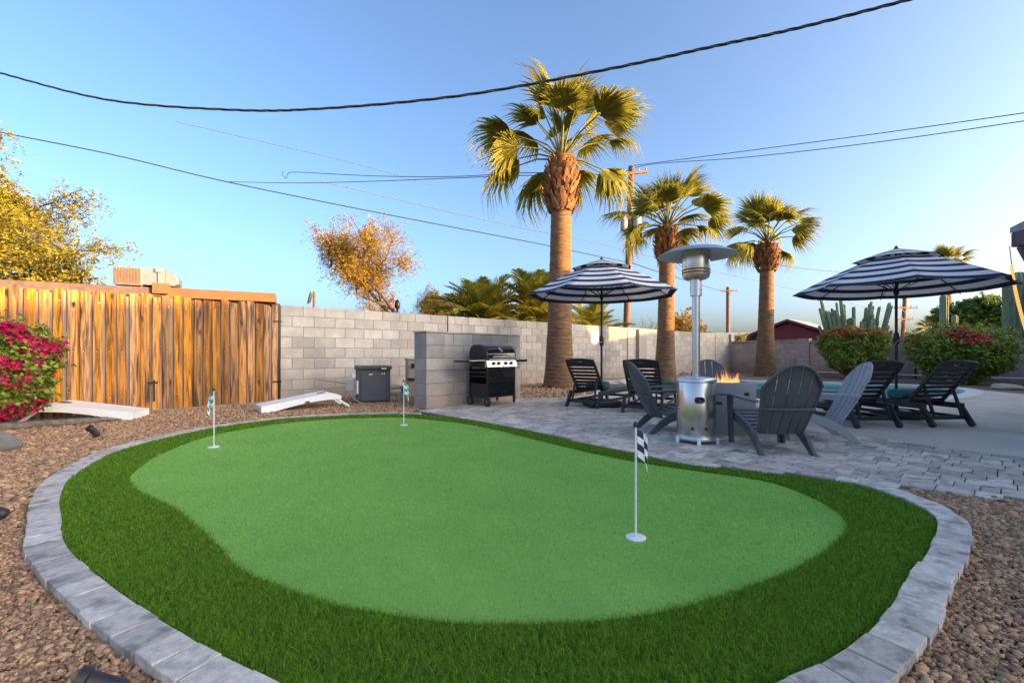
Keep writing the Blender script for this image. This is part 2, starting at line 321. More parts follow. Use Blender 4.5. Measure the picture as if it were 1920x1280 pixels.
def flame_mat():
    m = bpy.data.materials.new('flame'); m.use_nodes = True; N = m.node_tree.nodes; L = m.node_tree.links; N.remove(N['Principled BSDF'])
    tc = N.new('ShaderNodeTexCoord'); sp = N.new('ShaderNodeSeparateXYZ'); L.new(tc.outputs['Generated'], sp.inputs[0])
    rp = N.new('ShaderNodeValToRGB'); L.new(sp.outputs[2], rp.inputs[0]); e = rp.color_ramp.elements
    e[0].color = (1,.45,.12,1); e[1].color = (1,.18,.02,1); e[1].position = .9
    lw = N.new('ShaderNodeLayerWeight'); lw.inputs[0].default_value = .35
    al = N.new('ShaderNodeValToRGB'); L.new(sp.outputs[2], al.inputs[0]); a = al.color_ramp.elements; a[0].color = (.34,.34,.34,1); a[1].color = (.03,.03,.03,1)
    em = N.new('ShaderNodeEmission'); em.inputs[1].default_value = .55; L.new(rp.outputs[0], em.inputs[0]); t = N.new('ShaderNodeBsdfTransparent'); ms = N.new('ShaderNodeMixShader')
    sb = N.new('ShaderNodeMath'); sb.operation = 'SUBTRACT'; sb.inputs[0].default_value = 1; L.new(lw.outputs['Facing'], sb.inputs[1])
    mu = N.new('ShaderNodeMath'); mu.operation = 'MULTIPLY'; L.new(sb.outputs[0], mu.inputs[0]); L.new(al.outputs[0], mu.inputs[1])
    L.new(mu.outputs[0], ms.inputs[0]); L.new(t.outputs[0], ms.inputs[1]); L.new(em.outputs[0], ms.inputs[2]); L.new(ms.outputs[0], N['Material Output'].inputs[0]); return m
M['flame'] = flame_mat()

# ------------------------------------------------------------------ lines of the place
U = np.array((.741, .672)); Vv = np.array((.672, -.741))
turf_px = [(410,801),(312,821),(234,842),(187,862),(133,897),(117,925),(113,955),(117,983),(119,1018),(152,1057),(207,1102),(242,1128),(281,1155),(332,1184),(363,1206),(426,1239),(508,1278)]
turf_px2 = [(1475,1279),(1550,1247),(1604,1210),(1632,1184),(1671,1139),(1706,1077),(1729,1050),(1751,1010),(1755,977),(1729,956),(1671,930),(1592,907)]
turf_px3 = [(1436,889),(1280,872),(1180,850),(1080,830),(980,807),(870,787),(800,779.5),(730,778),(640,780.5),(530,787)]
outline = [gp(*p, .03) for p in turf_px]+[(-.42,1.2),(.0,1.13),(.46,1.2)]+[gp(*p, .03) for p in turf_px2]+[gp(*p, .02) for p in turf_px3]
TURF = catmull(outline, 6)
green_px = [(242,897),(266,874),(300,853),(390,819),(508,797),(600,788),(680,784),(760,783.5),(830,790),(900,800),(1000,824),(1100,848),(1200,868),(1320,886),(1400,897),(1450,907),(1500,924),(1550,948),(1580,970),(1588,987),(1578,1008),(1540,1040),(1480,1075),(1400,1105),(1300,1135),(1200,1157),(1100,1168),(1000,1172),(900,1173),(800,1165),(700,1150),(637,1138),(560,1115),(496,1092),(450,1069),(425,1046),(395,1012),(365,985),(328,956),(273,930),(250,913)]
GREEN = catmull([gp(*p, .022) for p in green_px], 5)
WA = np.array(gp(596,747)); WB = np.array(gp(1365,697))           # foot of the back wall
wdir = (WB-WA)/np.linalg.norm(WB-WA); wnor = np.array((wdir[1], -wdir[0]))
W0 = np.array(gp(523,751.8)); 
RA = WB; RB = np.array(gp(1920,718)); rdir = (RB-RA)/np.linalg.norm(RB-RA)
patio = [gp(775,772),gp(870,788),gp(980,808),gp(1080,831),gp(1180,851),gp(1280,873),gp(1436,890),gp(1592,908),gp(1639,915),gp(1920,943),(5.6,2.0),(6.4,1.6),(4.85,4.1),(4.1,5.3),(3.4,6.4),(2.4,7.9),(1.0,9.95),gp(970,748.5)]
patio = np.array(patio)
# ------------------------------------------------------------------ ground
def sheet(name, poly, z, m, kind='structure', parent=None):
    mb = MB(); mb.add([(x, y, z) for x, y in poly], [tuple(range(len(poly)))]); o = mb.build(name, m, parent)
    if o.data.polygons[0].normal.z < 0: o.data.flip_normals()
    if kind: o['kind'] = kind
    return o
pool_c = [(4.5,16.4),(7.9,15.4),(11.7,13.3),(11.2,11.2),(8.0,9.1),(5.7,8.95),(4.1,10.3),(3.7,13.2)]
POOL = catmull(pool_c, 6)
def holed(name, outer, hole, z, m):                       # a sheet with the pool cut out of it
    import bmesh
    bm = bmesh.new(); es = []
    for ring in (outer, hole):
        vs = [bm.verts.new((p[0], p[1], z)) for p in ring]; es += [bm.edges.new((vs[i], vs[(i+1) % len(vs)])) for i in range(len(vs))]
    bmesh.ops.triangle_fill(bm, edges=es, use_beauty=True, normal=(0,0,1)); bmesh.ops.recalc_face_normals(bm, faces=bm.faces)
    me = bpy.data.meshes.new(name); bm.to_mesh(me); bm.free(); me.materials.append(m)
    if me.polygons[0].normal.z < 0: me.flip_normals()
    o = put(name, me); o['kind'] = 'structure'; return o
BIG = [(-900,-900),(900,-900),(900,900),(-900,900)]
holed('ground', BIG, POOL, 0, M['gravel'])
deck = [(1.0,9.95),(2.4,7.9),(3.4,6.4),(4.1,5.3),(4.85,4.1),(6.4,1.6),(9.0,-3),(12.6,-3),(12.5,8),(12.3,10.8),(12.6,12.4),(12.5,13.8),(8.2,16.3),(4.4,17.3),(3.0,16.4),(2.6,13.6),(2.0,11.3)]
holed('concrete_deck', deck, POOL, .018, M['concrete'])
dk_ = bpy.data.objects['concrete_deck']
for a_, b_ in (((3.25,6.65),(8.2,8.9)), ((5.0,3.9),(12.4,6.9)), ((9.6,9.4),(12.3,5.2)), ((7.2,5.0),(9.9,.6))):
    a_ = np.array(a_); b_ = np.array(b_); t_ = (b_-a_)/np.linalg.norm(b_-a_); n_ = np.array((-t_[1], t_[0]))*.006
    sheet('control_joint', [tuple(a_-n_), tuple(b_-n_), tuple(b_+n_), tuple(a_+n_)], .0215, M['joint_sand'], None, dk_)
# dirt bed between the deck and the block walls
bed = [(2.0,11.3),(2.6,13.6),(3.0,16.4),(4.4,17.3),(8.2,16.3),(12.5,13.8),(12.6,12.4),(12.3,10.8),(12.5,8),tuple(RB+rdir*8),tuple(RB),tuple(RA),tuple(WA+wdir*7.5)]
sheet('dirt_bed', bed, .005, M['dirt'])
# pool
def ring(poly, off):
    n = len(poly); out = []
    for i in range(n):
        t = poly[(i+1) % n]-poly[i-1]; t = t/np.linalg.norm(t); nn = np.array((t[1], -t[0])); out.append(poly[i]+nn*off)
    return np.array(out)
def area(p): return .5*np.sum(p[:,0]*np.roll(p[:,1],-1)-np.roll(p[:,0],-1)*p[:,1])
if area(POOL) < 0: POOL = POOL[::-1]
if area(TURF) < 0: TURF = TURF[::-1]
if area(GREEN) < 0: GREEN = GREEN[::-1]
pool = MB(); n = len(POOL)
pool.add([(x, y, .03) for x, y in POOL]+[(x, y, -1.5) for x, y in POOL], [(i, (i+1) % n, n+(i+1) % n, n+i) for i in range(n)]+[tuple(range(n, 2*n))])
po = pool.build('swimming_pool', M['plaster']); po['kind'] = 'structure'
cp = MB(); out = ring(POOL, .30); inn = ring(POOL, -.03)
for i in range(n):
    j = (i+1) % n
    cp.add([(*inn[i], .075),(*inn[j], .075),(*out[j], .075),(*out[i], .075),(*inn[i], .0),(*inn[j], .0),(*out[j], .0),(*out[i], .0)], [(0,1,2,3),(4,5,1,0),(3,2,6,7),(4,7,6,5)])
cp.build('coping', M['coping'], po)
wt = MB(); wt.add([(x, y, -.06) for x, y in ring(POOL, -.002)], [tuple(range(n))]); w = wt.build('water', M['water']); w['kind'] = 'structure'
# ------------------------------------------------------------------ paver patio
def clip(poly, a, nrm):
    out = []
    for i in range(len(poly)):
        p, q = poly[i], poly[(i+1) % len(poly)]; dp, dq = np.dot(p-a, nrm), np.dot(q-a, nrm)
        if dp >= 0: out.append(p)
        if dp*dq < 0: out.append(p+(q-p)*dp/(dp-dq))
    return out
def paver_mesh(w, l, h, m, key={}):
    k = (round(w,3), round(l,3), m.name)
    if k not in key:
        b = .006; mb = MB(); x, y = w/2, l/2
        rings = [(x, y, -.03), (x, y, h-b), (x-b, y-b, h)]
        vs = [(sx*a, sy*bb, z) for a, bb, z in rings for sx, sy in ((-1,-1),(1,-1),(1,1),(-1,1))]
        fs = [(8,9,10,11)]+[(r*4+i, r*4+(i+1) % 4, r*4+4+(i+1) % 4, r*4+4+i) for r in (0, 1) for i in range(4)]
        o = mb.add(vs, fs).build('paver', m); key[k] = o.data; bpy.data.objects.remove(o)
    return key[k]
pt = sheet('paver_patio', patio, .012, M['joint_sand'])
turf_out = ring(TURF, .012)
cells = []
org = np.array((1.0, 9.95))
r_ = -26
row_t = .20
for i in range(-36, 36):
    s = -6.0+random.random()*.2
    while s < 12:
        L = random.choice((.10, .14, .14, .20, .20, .27)); c = org+U*(i+.5)*row_t+Vv*(s+L/2); cells.append((c, L)); s += L
C = np.array([c for c, _ in cells]); ok = inside(C, patio)
bbqA, bbqB = np.array(gp(800,765)), np.array(gp(970,749))
pav = []
for k in np.where(ok)[0]:
    c, L = cells[k]; pav.append((c, L))
pav.sort(key=lambda q: q[0][1])
joined = MB(); cnt = 0
rz = math.atan2(Vv[1], Vv[0])
for c, L in pav:
    hl, hw = L/2-.003, row_t/2-.003
    quad = [c+Vv*hl*a+U*hw*b for a, b in ((-1,-1),(1,-1),(1,1),(-1,1))]
    near = np.min(np.linalg.norm(turf_out-c, axis=1))
    dz = random.uniform(-.0025, .0025)
    if near < .3:
        ii = int(np.argmin(np.linalg.norm(turf_out-c, axis=1))); a = turf_out[ii]; t = turf_out[(ii+1) % len(turf_out)]-turf_out[ii-1]; t /= np.linalg.norm(t); nn = np.array((t[1], -t[0]))
        q2 = clip(quad, a, nn)
        if len(q2) < 3 or abs(area(np.array(q2))) < .003: continue
        if len(q2) != 4 or abs(area(np.array(q2))-area(np.array(quad))) > 1e-5:
            mb = MB(); mb.prism([tuple(p-c) for p in q2], -.03, .03)
            mb.build('paver', M['paver'], pt, loc=(c[0], c[1], dz), bevel=.004); cnt += 1; continue
    if cnt < 298:
        o = put('paver', paver_mesh(L-.006, row_t-.006, .03, M['paver']), pt, (c[0], c[1], dz), rz); cnt += 1
    else:
        b = .006; inn_ = [c+(p-c)*(1-2*b/L) for p in quad]
        joined.add([(*p, .0) for p in quad]+[(*p, .025+dz) for p in quad]+[(*p, .03+dz) for p in inn_], [(8,9,10,11)]+[(r*4+i, r*4+(i+1) % 4, r*4+4+(i+1) % 4, r*4+4+i) for r in (0, 1) for i in range(4)])
o = joined.build('far_pavers', M['paver'], pt); o['kind'] = 'stuff'
# ------------------------------------------------------------------ kerb of paver stones round the putting green
kb = thing('paver_kerb', None, None); kb['kind'] = 'structure'
seg = np.linalg.norm(np.roll(TURF, -1, 0)-TURF, axis=1); cum = np.concatenate([[0], np.cumsum(seg)]); Ltot = cum[-1]
def along(s):
    s %= Ltot; i = int(np.searchsorted(cum, s, 'right')-1); t = (s-cum[i])/seg[i]; a = TURF[i]; b = TURF[(i+1) % len(TURF)]; d = (b-a)/np.linalg.norm(b-a)
    return a+(b-a)*t, d
def on_patio_edge(p): return p[0] > -1.55 and p[1] > 3.42
s = 0
while s < Ltot:
    L = random.uniform(.118, .165); L = min(L, Ltot-s+.001)
    p0, d0 = along(s+.002); p1, d1 = along(s+L-.002); s += L
    if L < .04 or on_patio_edge((p0+p1)/2): continue
    d = (p1-p0)/np.linalg.norm(p1-p0); nn = np.array((d[1], -d[0])); n0 = np.array((d0[1], -d0[0])); n1 = np.array((d1[1], -d1[0])); n0 = (n0+nn)/np.linalg.norm(n0+nn); n1 = (n1+nn)/np.linalg.norm(n1+nn)
    wd = .138+random.uniform(-.006, .006); c = (p0+p1)/2+nn*.08; j = random.uniform(0, .008)
    q = [p0+n0*j, p1+n1*j, p1+n1*wd, p0+n0*wd]; top = .050+random.uniform(-.0015, .0015)
    b = .0028; cc = sum(q)/4; q2 = [x+(cc-x)/np.linalg.norm(cc-x)*b for x in q]
    mb = MB(); mb.add([(*(x-c), -.02) for x in q]+[(*(x-c), top-.003) for x in q]+[(*(x-c), top) for x in q2], [(8,9,10,11)]+[(r*4+i, r*4+(i+1) % 4, r*4+4+(i+1) % 4, r*4+4+i) for r in (0, 1) for i in range(4)])
    mb.build('paver', M['curb'], kb, loc=(c[0], c[1], 0))
# ------------------------------------------------------------------ turf
sheet('turf', TURF, .022, M['turf_base'])
sheet('putting_green', GREEN, .027, M['green'])
def sample(poly, n, keep, hole=None):
    lo, hi = poly.min(0), poly.max(0); out = []
    tot = 0
    while tot < n:
        P = rng.uniform(lo, hi, (n*2, 2)); P = P[rng.random(len(P)) < keep(P)]; P = P[inside(P, poly)]
        if hole is not None: P = P[~inside(P, hole)]
        out.append(P); tot += len(P)
    return np.concatenate(out)[:n]
def blades(name, P, z, h, w, lean, m, segs=2):
    n = len(P); D = np.linalg.norm(P, axis=1); k = np.clip(D/2.2, .8, 3.2)
    a = rng.uniform(0, 2*np.pi, n); wx = np.cos(a)*w*k; wy = np.sin(a)*w*k
    b = rng.uniform(0, 2*np.pi, n); ln = lean*rng.random(n)*h; lx = np.cos(b)*ln; ly = np.sin(b)*ln
    hh = h*rng.uniform(.6, 1.1, n)
    X, Y = P[:,0], P[:,1]; zz = np.full(n, z)
    if segs == 1:
        V = np.stack([np.stack([X-wx, Y-wy, zz], 1), np.stack([X+wx, Y+wy, zz], 1), np.stack([X+lx, Y+ly, zz+hh], 1)], 1).reshape(-1, 3)
        Fc = np.arange(3*n).reshape(n, 3)
    else:
        V = np.stack([np.stack([X-wx, Y-wy, zz], 1), np.stack([X+wx, Y+wy, zz], 1), np.stack([X+wx*.7+lx*.45, Y+wy*.7+ly*.45, zz+hh*.6], 1), np.stack([X-wx*.7+lx*.45, Y-wy*.7+ly*.45, zz+hh*.6], 1), np.stack([X+lx*1.3, Y+ly*1.3, zz+hh], 1)], 1).reshape(-1, 3)
        b0 = np.arange(n)*5; Fc = np.stack([np.stack([b0, b0+1, b0+2], 1), np.stack([b0, b0+2, b0+3], 1), np.stack([b0+3, b0+2, b0+4], 1)], 1).reshape(-1, 3)
    return fastmesh(name, V, Fc, m)
fall = lambda p: np.clip((2.3/np.maximum(np.linalg.norm(p, axis=1), .5))**1.6, 0, 1)
P = sample(TURF, 200000, fall, GREEN)
tag(blades('fringe_grass', P, .02, .029, .0016, 1.2, M['blade']), 'long dark green artificial grass round the putting green', 'grass', kind='stuff')
P = sample(GREEN, 190000, lambda p: np.clip((2.6/np.maximum(np.linalg.norm(p, axis=1), .5))**1.7, 0, 1))
tag(blades('putting_turf', P, .026, .008, .0016, 1.2, M['nap'], 1), 'short pale green nap of the putting green', 'turf', kind='stuff')
# ------------------------------------------------------------------ gravel
def pebbles(name, P, m, size=(.0048, .0112), sink=.35):
    n = len(P); t = (1+5**.5)/2
    ico = np.array([(-1,t,0),(1,t,0),(-1,-t,0),(1,-t,0),(0,-1,t),(0,1,t),(0,-1,-t),(0,1,-t),(t,0,-1),(t,0,1),(-t,0,-1),(-t,0,1)])/1.9
    fc = np.array([(0,11,5),(0,5,1),(0,1,7),(0,7,10),(0,10,11),(1,5,9),(5,11,4),(11,10,2),(10,7,6),(7,1,8),(3,9,4),(3,4,2),(3,2,6),(3,6,8),(3,8,9),(4,9,5),(2,4,11),(6,2,10),(8,6,7),(9,8,1)])
    s = rng.uniform(size[0], size[1], n)*np.clip(np.linalg.norm(P, axis=1)/3.0, 1, 1.6)*np.where(rng.random(n) < .06, 1.7, 1)
    Vt = ico[None]*(1+rng.normal(0, .2, (n, 12, 1)))*np.stack([rng.uniform(.8,1.5,n), rng.uniform(.7,1.0,n), rng.uniform(.55,.95,n)], 1)[:, None]
    a = rng.uniform(0, 2*np.pi, n); tl = rng.normal(0, .6, n)
    y = Vt[...,1]*np.cos(tl)[:,None]-Vt[...,2]*np.sin(tl)[:,None]; z = Vt[...,1]*np.sin(tl)[:,None]+Vt[...,2]*np.cos(tl)[:,None]; x = Vt[...,0]
    xx = x*np.cos(a)[:,None]-y*np.sin(a)[:,None]; yy = x*np.sin(a)[:,None]+y*np.cos(a)[:,None]
    V = np.stack([xx*s[:,None]+P[:,0:1], yy*s[:,None]+P[:,1:2], z*s[:,None]+(s*sink+rng.uniform(0,.013,n))[:,None]], 2).reshape(-1, 3)
    Fc = (fc[None]+(np.arange(n)*12)[:,None,None]).reshape(-1, 3)
    return fastmesh(name, V, Fc, m)
kout = ring(TURF, .135)
gl = np.array([(-.5,1.12),(-1.3,1.12),(-2.6,1.9),(-3.4,2.7),(-6.6,5.2),(-7.2,6.3),(-4.8,9.2),(-2.2,11.4),(-1.6,8.4),(-1.7,7.7),(-2.0,6.0),(-.5,1.5)])
P = sample(gl, 57000, lambda p: np.clip((2.4/np.maximum(np.linalg.norm(p, axis=1), .5))**1.5, 0, 1), kout)
gr = np.array([(.6,1.1),(1.6,1.1),(3.0,2.4),(3.9,2.75),gp(1920,944),gp(1639,916),(2.2,3.0),(.9,1.5)])
P2 = sample(gr, 19000, lambda p: np.ones(len(p)), np.concatenate([kout]))
P2 = P2[~inside(P2, patio)]
tag(pebbles('gravel_stones', np.concatenate([P, P2]), M['pebble']), 'loose tan and brown gravel round the kerb', 'gravel', kind='stuff')
gb = np.array([gp(972,722),gp(1060,716),(2.3,12.4),(1.9,10.9),(1.1,10.0),gp(972,748)])
P = sample(gb, 3500, lambda p: np.ones(len(p)))
tag(pebbles('bed_gravel', P, M['pebble'], (.012,.024)), 'brown gravel bed at the foot of the tallest palm', 'gravel', kind='stuff')
# ------------------------------------------------------------------ block walls
def block_mesh(l, t, h, m, key={}):
    k = (round(l,3), round(t,3), round(h,3), m.name)
    if k not in key:
        b = .006; x, y, z = l/2, t/2, h/2; vs = []
        for sy in (-1, 1):
            vs += [(sx*x, sy*(y-b), sz*z) for sx, sz in ((-1,-1),(1,-1),(1,1),(-1,1))]+[(sx*(x-b), sy*y, sz*(z-b)) for sx, sz in ((-1,-1),(1,-1),(1,1),(-1,1))]
        fs = []
        for o in (0, 8): fs += [(o+4, o+5, o+6, o+7)]+[(o+i, o+(i+1) % 4, o+4+(i+1) % 4, o+4+i) for i in range(4)]
        fs += [(i, (i+1) % 4, 8+(i+1) % 4, 8+i) for i in range(4)]
        o = MB().add(vs, fs).build('block', m); key[k] = o.data; bpy.data.objects.remove(o)
    return key[k]
def block_wall(root, length, courses, bl, bh, t, m, z0=0, x0=0, limit=10**6, dark=None, first=0, core=True):
    """blocks along local x; returns the number placed"""
    g = .009; rest = MB(); k = 0; joint = .006
    if core: MB().box((x0+length/2, 0, z0+courses*bh/2-.01), (length-.012, t-.014, courses*bh-.02)).build('mortar', M['mortar'], root)
    for c in range(courses):
        x = -bl/2 if (c+first) % 2 else 0.0
        while x < length-.02:
            a, b = max(x, 0), min(x+bl, length); x += bl
            if b-a < .05: continue
            l = b-a-g; mm = m if not dark else (dark if random.random() < .12 else m)
            cx = x0+(a+b)/2; cz = z0+(c+.5)*bh; dy = random.uniform(-.002, .002)
            if k < limit:
                put('block', block_mesh(l, t, bh-g, mm), root, (cx, dy, cz))
            else: rest.box((cx, dy, cz), (l, t, bh-g))
            k += 1
    if rest.v:
        o = rest.build('far_blocks', m, root); o['kind'] = 'stuff'
    return k
BH = .2225; BL = .452
wl = float(np.linalg.norm(WB-W0)); wrz = math.atan2((WB-W0)[1], (WB-W0)[0])
wall = thing('block_wall', 'long grey concrete block wall running from the wooden gate to the far corner', 'wall', (W0[0], W0[1], 0), wrz)
# nearest courses first so that the pieces that show largest are the ones kept as blocks
def cols(root, x0, x1, courses, first=0, limit=10**6, m=M['block'], bh=BH, t=.2):
    return block_wall(root, x1-x0, courses, BL, bh, t, m, 0, x0, limit, M['block_dark'], first)
PIL = [4.15, 12.6, 16.0, 18.6, 20.4]
edges = [0]+[p for p in PIL if p < wl-.5]+[wl]
kk = 0
for i in range(len(edges)-1):
    lim = 10**6 if i == 0 else (max(0, 296-kk) if i == 1 else 0)
    kk += cols(wall, edges[i], edges[i+1]-.014, 9 if i != 9 else 8, i, lim)
for p in edges[1:-1]:                                             # dark control joints
    MB().box((p-.007, -.085, .98), (.03, .05, 1.94)).build('control_joint', M['dark_steel'], wall)
pl = MB()
pl.box((13.5, -.16, .98), (.55, .14, 1.98)); pl.build('pilaster', M['block_dark'], wall, bevel=.006)
MB().box((wl+.1, .0, 1.0), (.42, .42, 2.0)).build('pilaster', M['block'], wall, bevel=.006)
MB().box((9.0, -.125, .03), (10.5, .05, .06)).build('footing', M['mortar'], wall)
# two white notices
for i, dx in enumerate((0, .40)):
    px = 1098+dx*42
    q = at(1103+i*15, 630, 16.55); loc = np.array((q.x, q.y))-W0; s_ = float(np.dot(loc, wdir))
    sg = thing('notice_board', ('white notice plate on the block wall, the left of the pair by the tallest palm', 'white notice plate on the block wall, the right of the pair by the tallest palm')[i], 'sign', (*(W0+wdir*s_+wnor*.106), 1.63), wrz, 'notices on the block wall')
    MB().box((0, 0, 0), (.22, .012, .43)).build('plate', M['white_paint'], sg)
    e = MB(); e.lathe([(.045,0),(.045,.004)], 12); o = e.build('emblem', M['grey_box'], sg); o.rotation_euler = (R(90), 0, 0); o.location = (0, -.007, .12)
    for k in range(5): MB().box((0, -.008, .03-k*.042), (.15-.03*(k % 2), .004, .012)).build('text_line', M['grey_box'], sg)
# right-hand wall with a pierced top course, stepping between pilasters
rl = float(np.linalg.norm(RB-RA))+3.5; rrz = math.atan2(rdir[1], rdir[0])
rw = thing('block_wall', 'lower pinkish block wall with a pierced top course behind the pool', 'wall', (RA[0], RA[1], 0), rrz)
pos = []
def along_r(px):                         # distance along the right wall at a photo column
    a = (px-960)/F; return float((a*RA[1]-RA[0])/(rdir[0]-a*rdir[1]))
steps = [(0.25, along_r(1497), 1.63), (along_r(1520), along_r(1688), 1.56), (along_r(1717), rl, 1.46)]
def pierced(root, x, z, s, m):
    mb = MB(); t = .1; w = .022
    for (a, b, c, d) in ((-s/2, s/2, s/2-w, s/2), (-s/2, s/2, -s/2, -s/2+w), (-s/2, -s/2+w, -s/2+w, s/2-w), (s/2-w, s/2, -s/2+w, s/2-w)):
        mb.box(((a+b)/2, 0, (c+d)/2), (b-a, t, d-c))
    r1, r2 = s*.25, s*.15; n = 12; vs = []; fs = []
    for yy in (-t/2, t/2):
        for rr in (r1, r2): vs += [(rr*math.cos(2*math.pi*j/n), yy, rr*math.sin(2*math.pi*j/n)) for j in range(n)]
    for j in range(n):
        k = (j+1) % n; fs += [(j, k, n+k, n+j), (2*n+j, 3*n+j, 3*n+k, 2*n+k), (j, 2*n+j, 2*n+k, k), (n+j, n+k, 3*n+k, 3*n+j)]
    mb.add(vs, fs)
    for q in (45, 135, 225, 315):
        c, s2 = math.cos(R(q)), math.sin(R(q)); mb.bar((r1*.95*c, 0, r1*.95*s2), (s*.62*c, 0, s*.62*s2), t*.98, .02, (0,1,0))
    return mb
pm = None
for (a, b, H) in steps:
    bh = (H-.2)/6; block_wall(rw, b-a, 6, .42, bh, .16, M['block_pink'], 0, a, 10**6, None)
    nn = int((b-a)/.2); sp = (b-a)/nn
    for i in range(nn):
        if pm is None:
            o = pierced(rw, 0, 0, .196, None).build('pierced_block', M['block_pink'], rw); pm = o.data
        else: o = put('pierced_block', pm, rw)
        o.location = (a+(i+.5)*sp, 0, H-.1)
for (a, b, H) in ((along_r(1497)+.01, along_r(1520)-.01, 1.68), (along_r(1688)+.01, along_r(1717)-.01, 1.60)):
    for c in range(8): put('pilaster_block', block_mesh(b-a, .3, H/8-.008, M['block_pink']), rw, ((a+b)/2, 0, (c+.5)*H/8))
    MB().box(((a+b)/2, 0, H/2-.02), (b-a-.02, .28, H-.04)).build('mortar', M['mortar'], rw)
MB().box((along_r(1717)+.05, -.16, .78), (.04, .04, 1.56)).build('conduit', M['dark_steel'], rw)
pv = MB().tube([(along_r(1525), -.2, .16), (rl*.6, -.2, .15), (rl, -.2, .17)], .028, 8).build('drain_pipe', M['white_paint']); pv.location = (RA[0], RA[1], 0); pv.rotation_euler = (0, 0, rrz)
tag(pv, 'long white pipe lying along the foot of the pinkish wall', 'pipe')
# low block screen behind the grill
sl = float(np.linalg.norm(bbqB-bbqA)); 
sc = thing('block_screen', 'short low block screen wall standing behind the black grill', 'wall', (bbqA[0], bbqA[1], 0), math.atan2((bbqB-bbqA)[1], (bbqB-bbqA)[0]))
block_wall(sc, sl-.30, 6, BL, .228, .2, M['block'], 0, .30, 10**6, M['block_dark'])
for c in range(6): put('pier_block', block_mesh(.40, .42, .228-.009, M['block_dark'] if c > 3 else M['block']), sc, (.09, .04, (c+.5)*.228))
MB().box((.09, .04, .67), (.385, .405, 1.33)).build('mortar', M['mortar'], sc)
MB().box((.09, .04, 1.385), (.42, .44, .03)).build('cap', M['block_dark'], sc, bevel=.004)
MB().box((sl/2+.15, 0, 1.383), (sl-.32, .215, .025)).build('cap', M['block'], sc, bevel=.004)
# ------------------------------------------------------------------ cedar gate and fence
F0 = np.array(gp(269,773)); F1 = np.array(gp(521,753)); fd = (F1-F0)/np.linalg.norm(F1-F0); FS = F1-fd*6.2; fl = 6.2
gate = thing('wooden_gate', 'weathered cedar double gate and fence of upright boards', 'gate', (FS[0], FS[1], 0), math.atan2(fd[1], fd[0]))
pitch = .150; nb = int(fl/pitch)
for i in range(nb):
    x = (i+.5)*pitch+(fl-nb*pitch); w = .116+random.uniform(-.008, .012); h = 1.92+.05*(x/fl)+random.uniform(-.035, .025)
    mb = MB(); mb.prism([(-w/2, -.011), (w/2, -.011), (w/2, .011), (-w/2, .011)], 0, h)
    o = mb.build('board', M['wood'], gate, loc=(x, -.022+random.uniform(-.003,.003), .035), bevel=.003); o.rotation_euler = (random.uniform(-.004,.004), random.uniform(-.006,.006), random.uniform(-.05,.05))
    if i < nb-1:
        MB().prism([(-.035, -.009), (.035, -.009), (.035, .009), (-.035, .009)], 0, h-.03).build('back_board', M['wood_back'] if i % 5 else M['wood'], gate, loc=(x+pitch/2, .008, .035))
    for zz in (.28, 1.02, 1.80):
        if random.random() < .8:
            n_ = MB().lathe([(.006,0),(.006,.006)], 6).build('screw', M['steel_matte'], gate, loc=(x+random.uniform(-.02,.02), -.033, zz)); n_.rotation_euler = (R(90), 0, 0)
for zz in (.28, 1.02, 1.80): MB().box((fl/2, .045, zz), (fl-.02, .04, .09)).build('rail', M['wood_back'], gate)
MB().box((fl+.02, .03, 1.0), (.05, .05, 2.04)).build('post', M['dark_steel'], gate)
mid = float(np.dot(np.array(gp(286,772))-FS, fd))
for zz in (.42, 1.65):
    MB().box((fl-.03, -.045, zz), (.16, .02, .03)).build('hinge', M['dark_steel'], gate)
MB().box((mid, -.045, .50), (.14, .02, .03)).build('latch', M['dark_steel'], gate)
MB().box((mid+.02, -.045, .36), (.02, .02, .36)).build('drop_rod', M['dark_steel'], gate)
MB().box((fl/2, -.03, .02), (fl, .05, .03)).build('threshold', M['mortar'], gate)
# ------------------------------------------------------------------ houses
# neighbour's flat-roofed house behind the gate
A = np.array(at(60,526,11.6)[:2]); B = np.array(at(517,550,14.1)[:2]); hd = (B-A)/np.linalg.norm(B-A); A = B-hd*7.2; hl = 7.2
nh = thing('flat_roof_house', 'tan neighbouring house with low brown roof beyond the wooden gate', 'house', (A[0], A[1], 0), math.atan2(hd[1], hd[0]))
MB().box((hl/2, 3.2, 1.3), (hl-.5, 6, 2.6)).build('wall', M['stucco'], nh)
MB().extr([(-.05,2.58),(-.05,2.83),(3.2,3.02),(6.6,2.83),(6.6,2.58)], 0, hl).build('roof', M['roof_brown'], nh)
MB().box((hl*.81, -.075, 2.71), (hl*.38, .05, .27)).build('fascia', M['stucco'], nh)
MB().box((hl*.3, -.07, 2.71), (hl*.6, .04, .22)).build('fascia', M['roof_brown'], nh)
MB().box((hl*.605, -.02, 2.80), (.36, .35, .28)).build('parapet', M['stucco'], nh)
for x in (1.4, 4.4):
    w_ = MB().box((x, .17, 1.5), (1.2, .06, 1.0)).build('window', M['white_paint'], nh); MB().box((x, .135, 1.5), (1.08, .02, .88)).build('pane', M['black_gloss'], w_)
MB().tube([(2.2,1.5,2.9),(2.2,1.5,3.25)], .03, 6).build('vent_pipe', M['dark_steel'], nh)
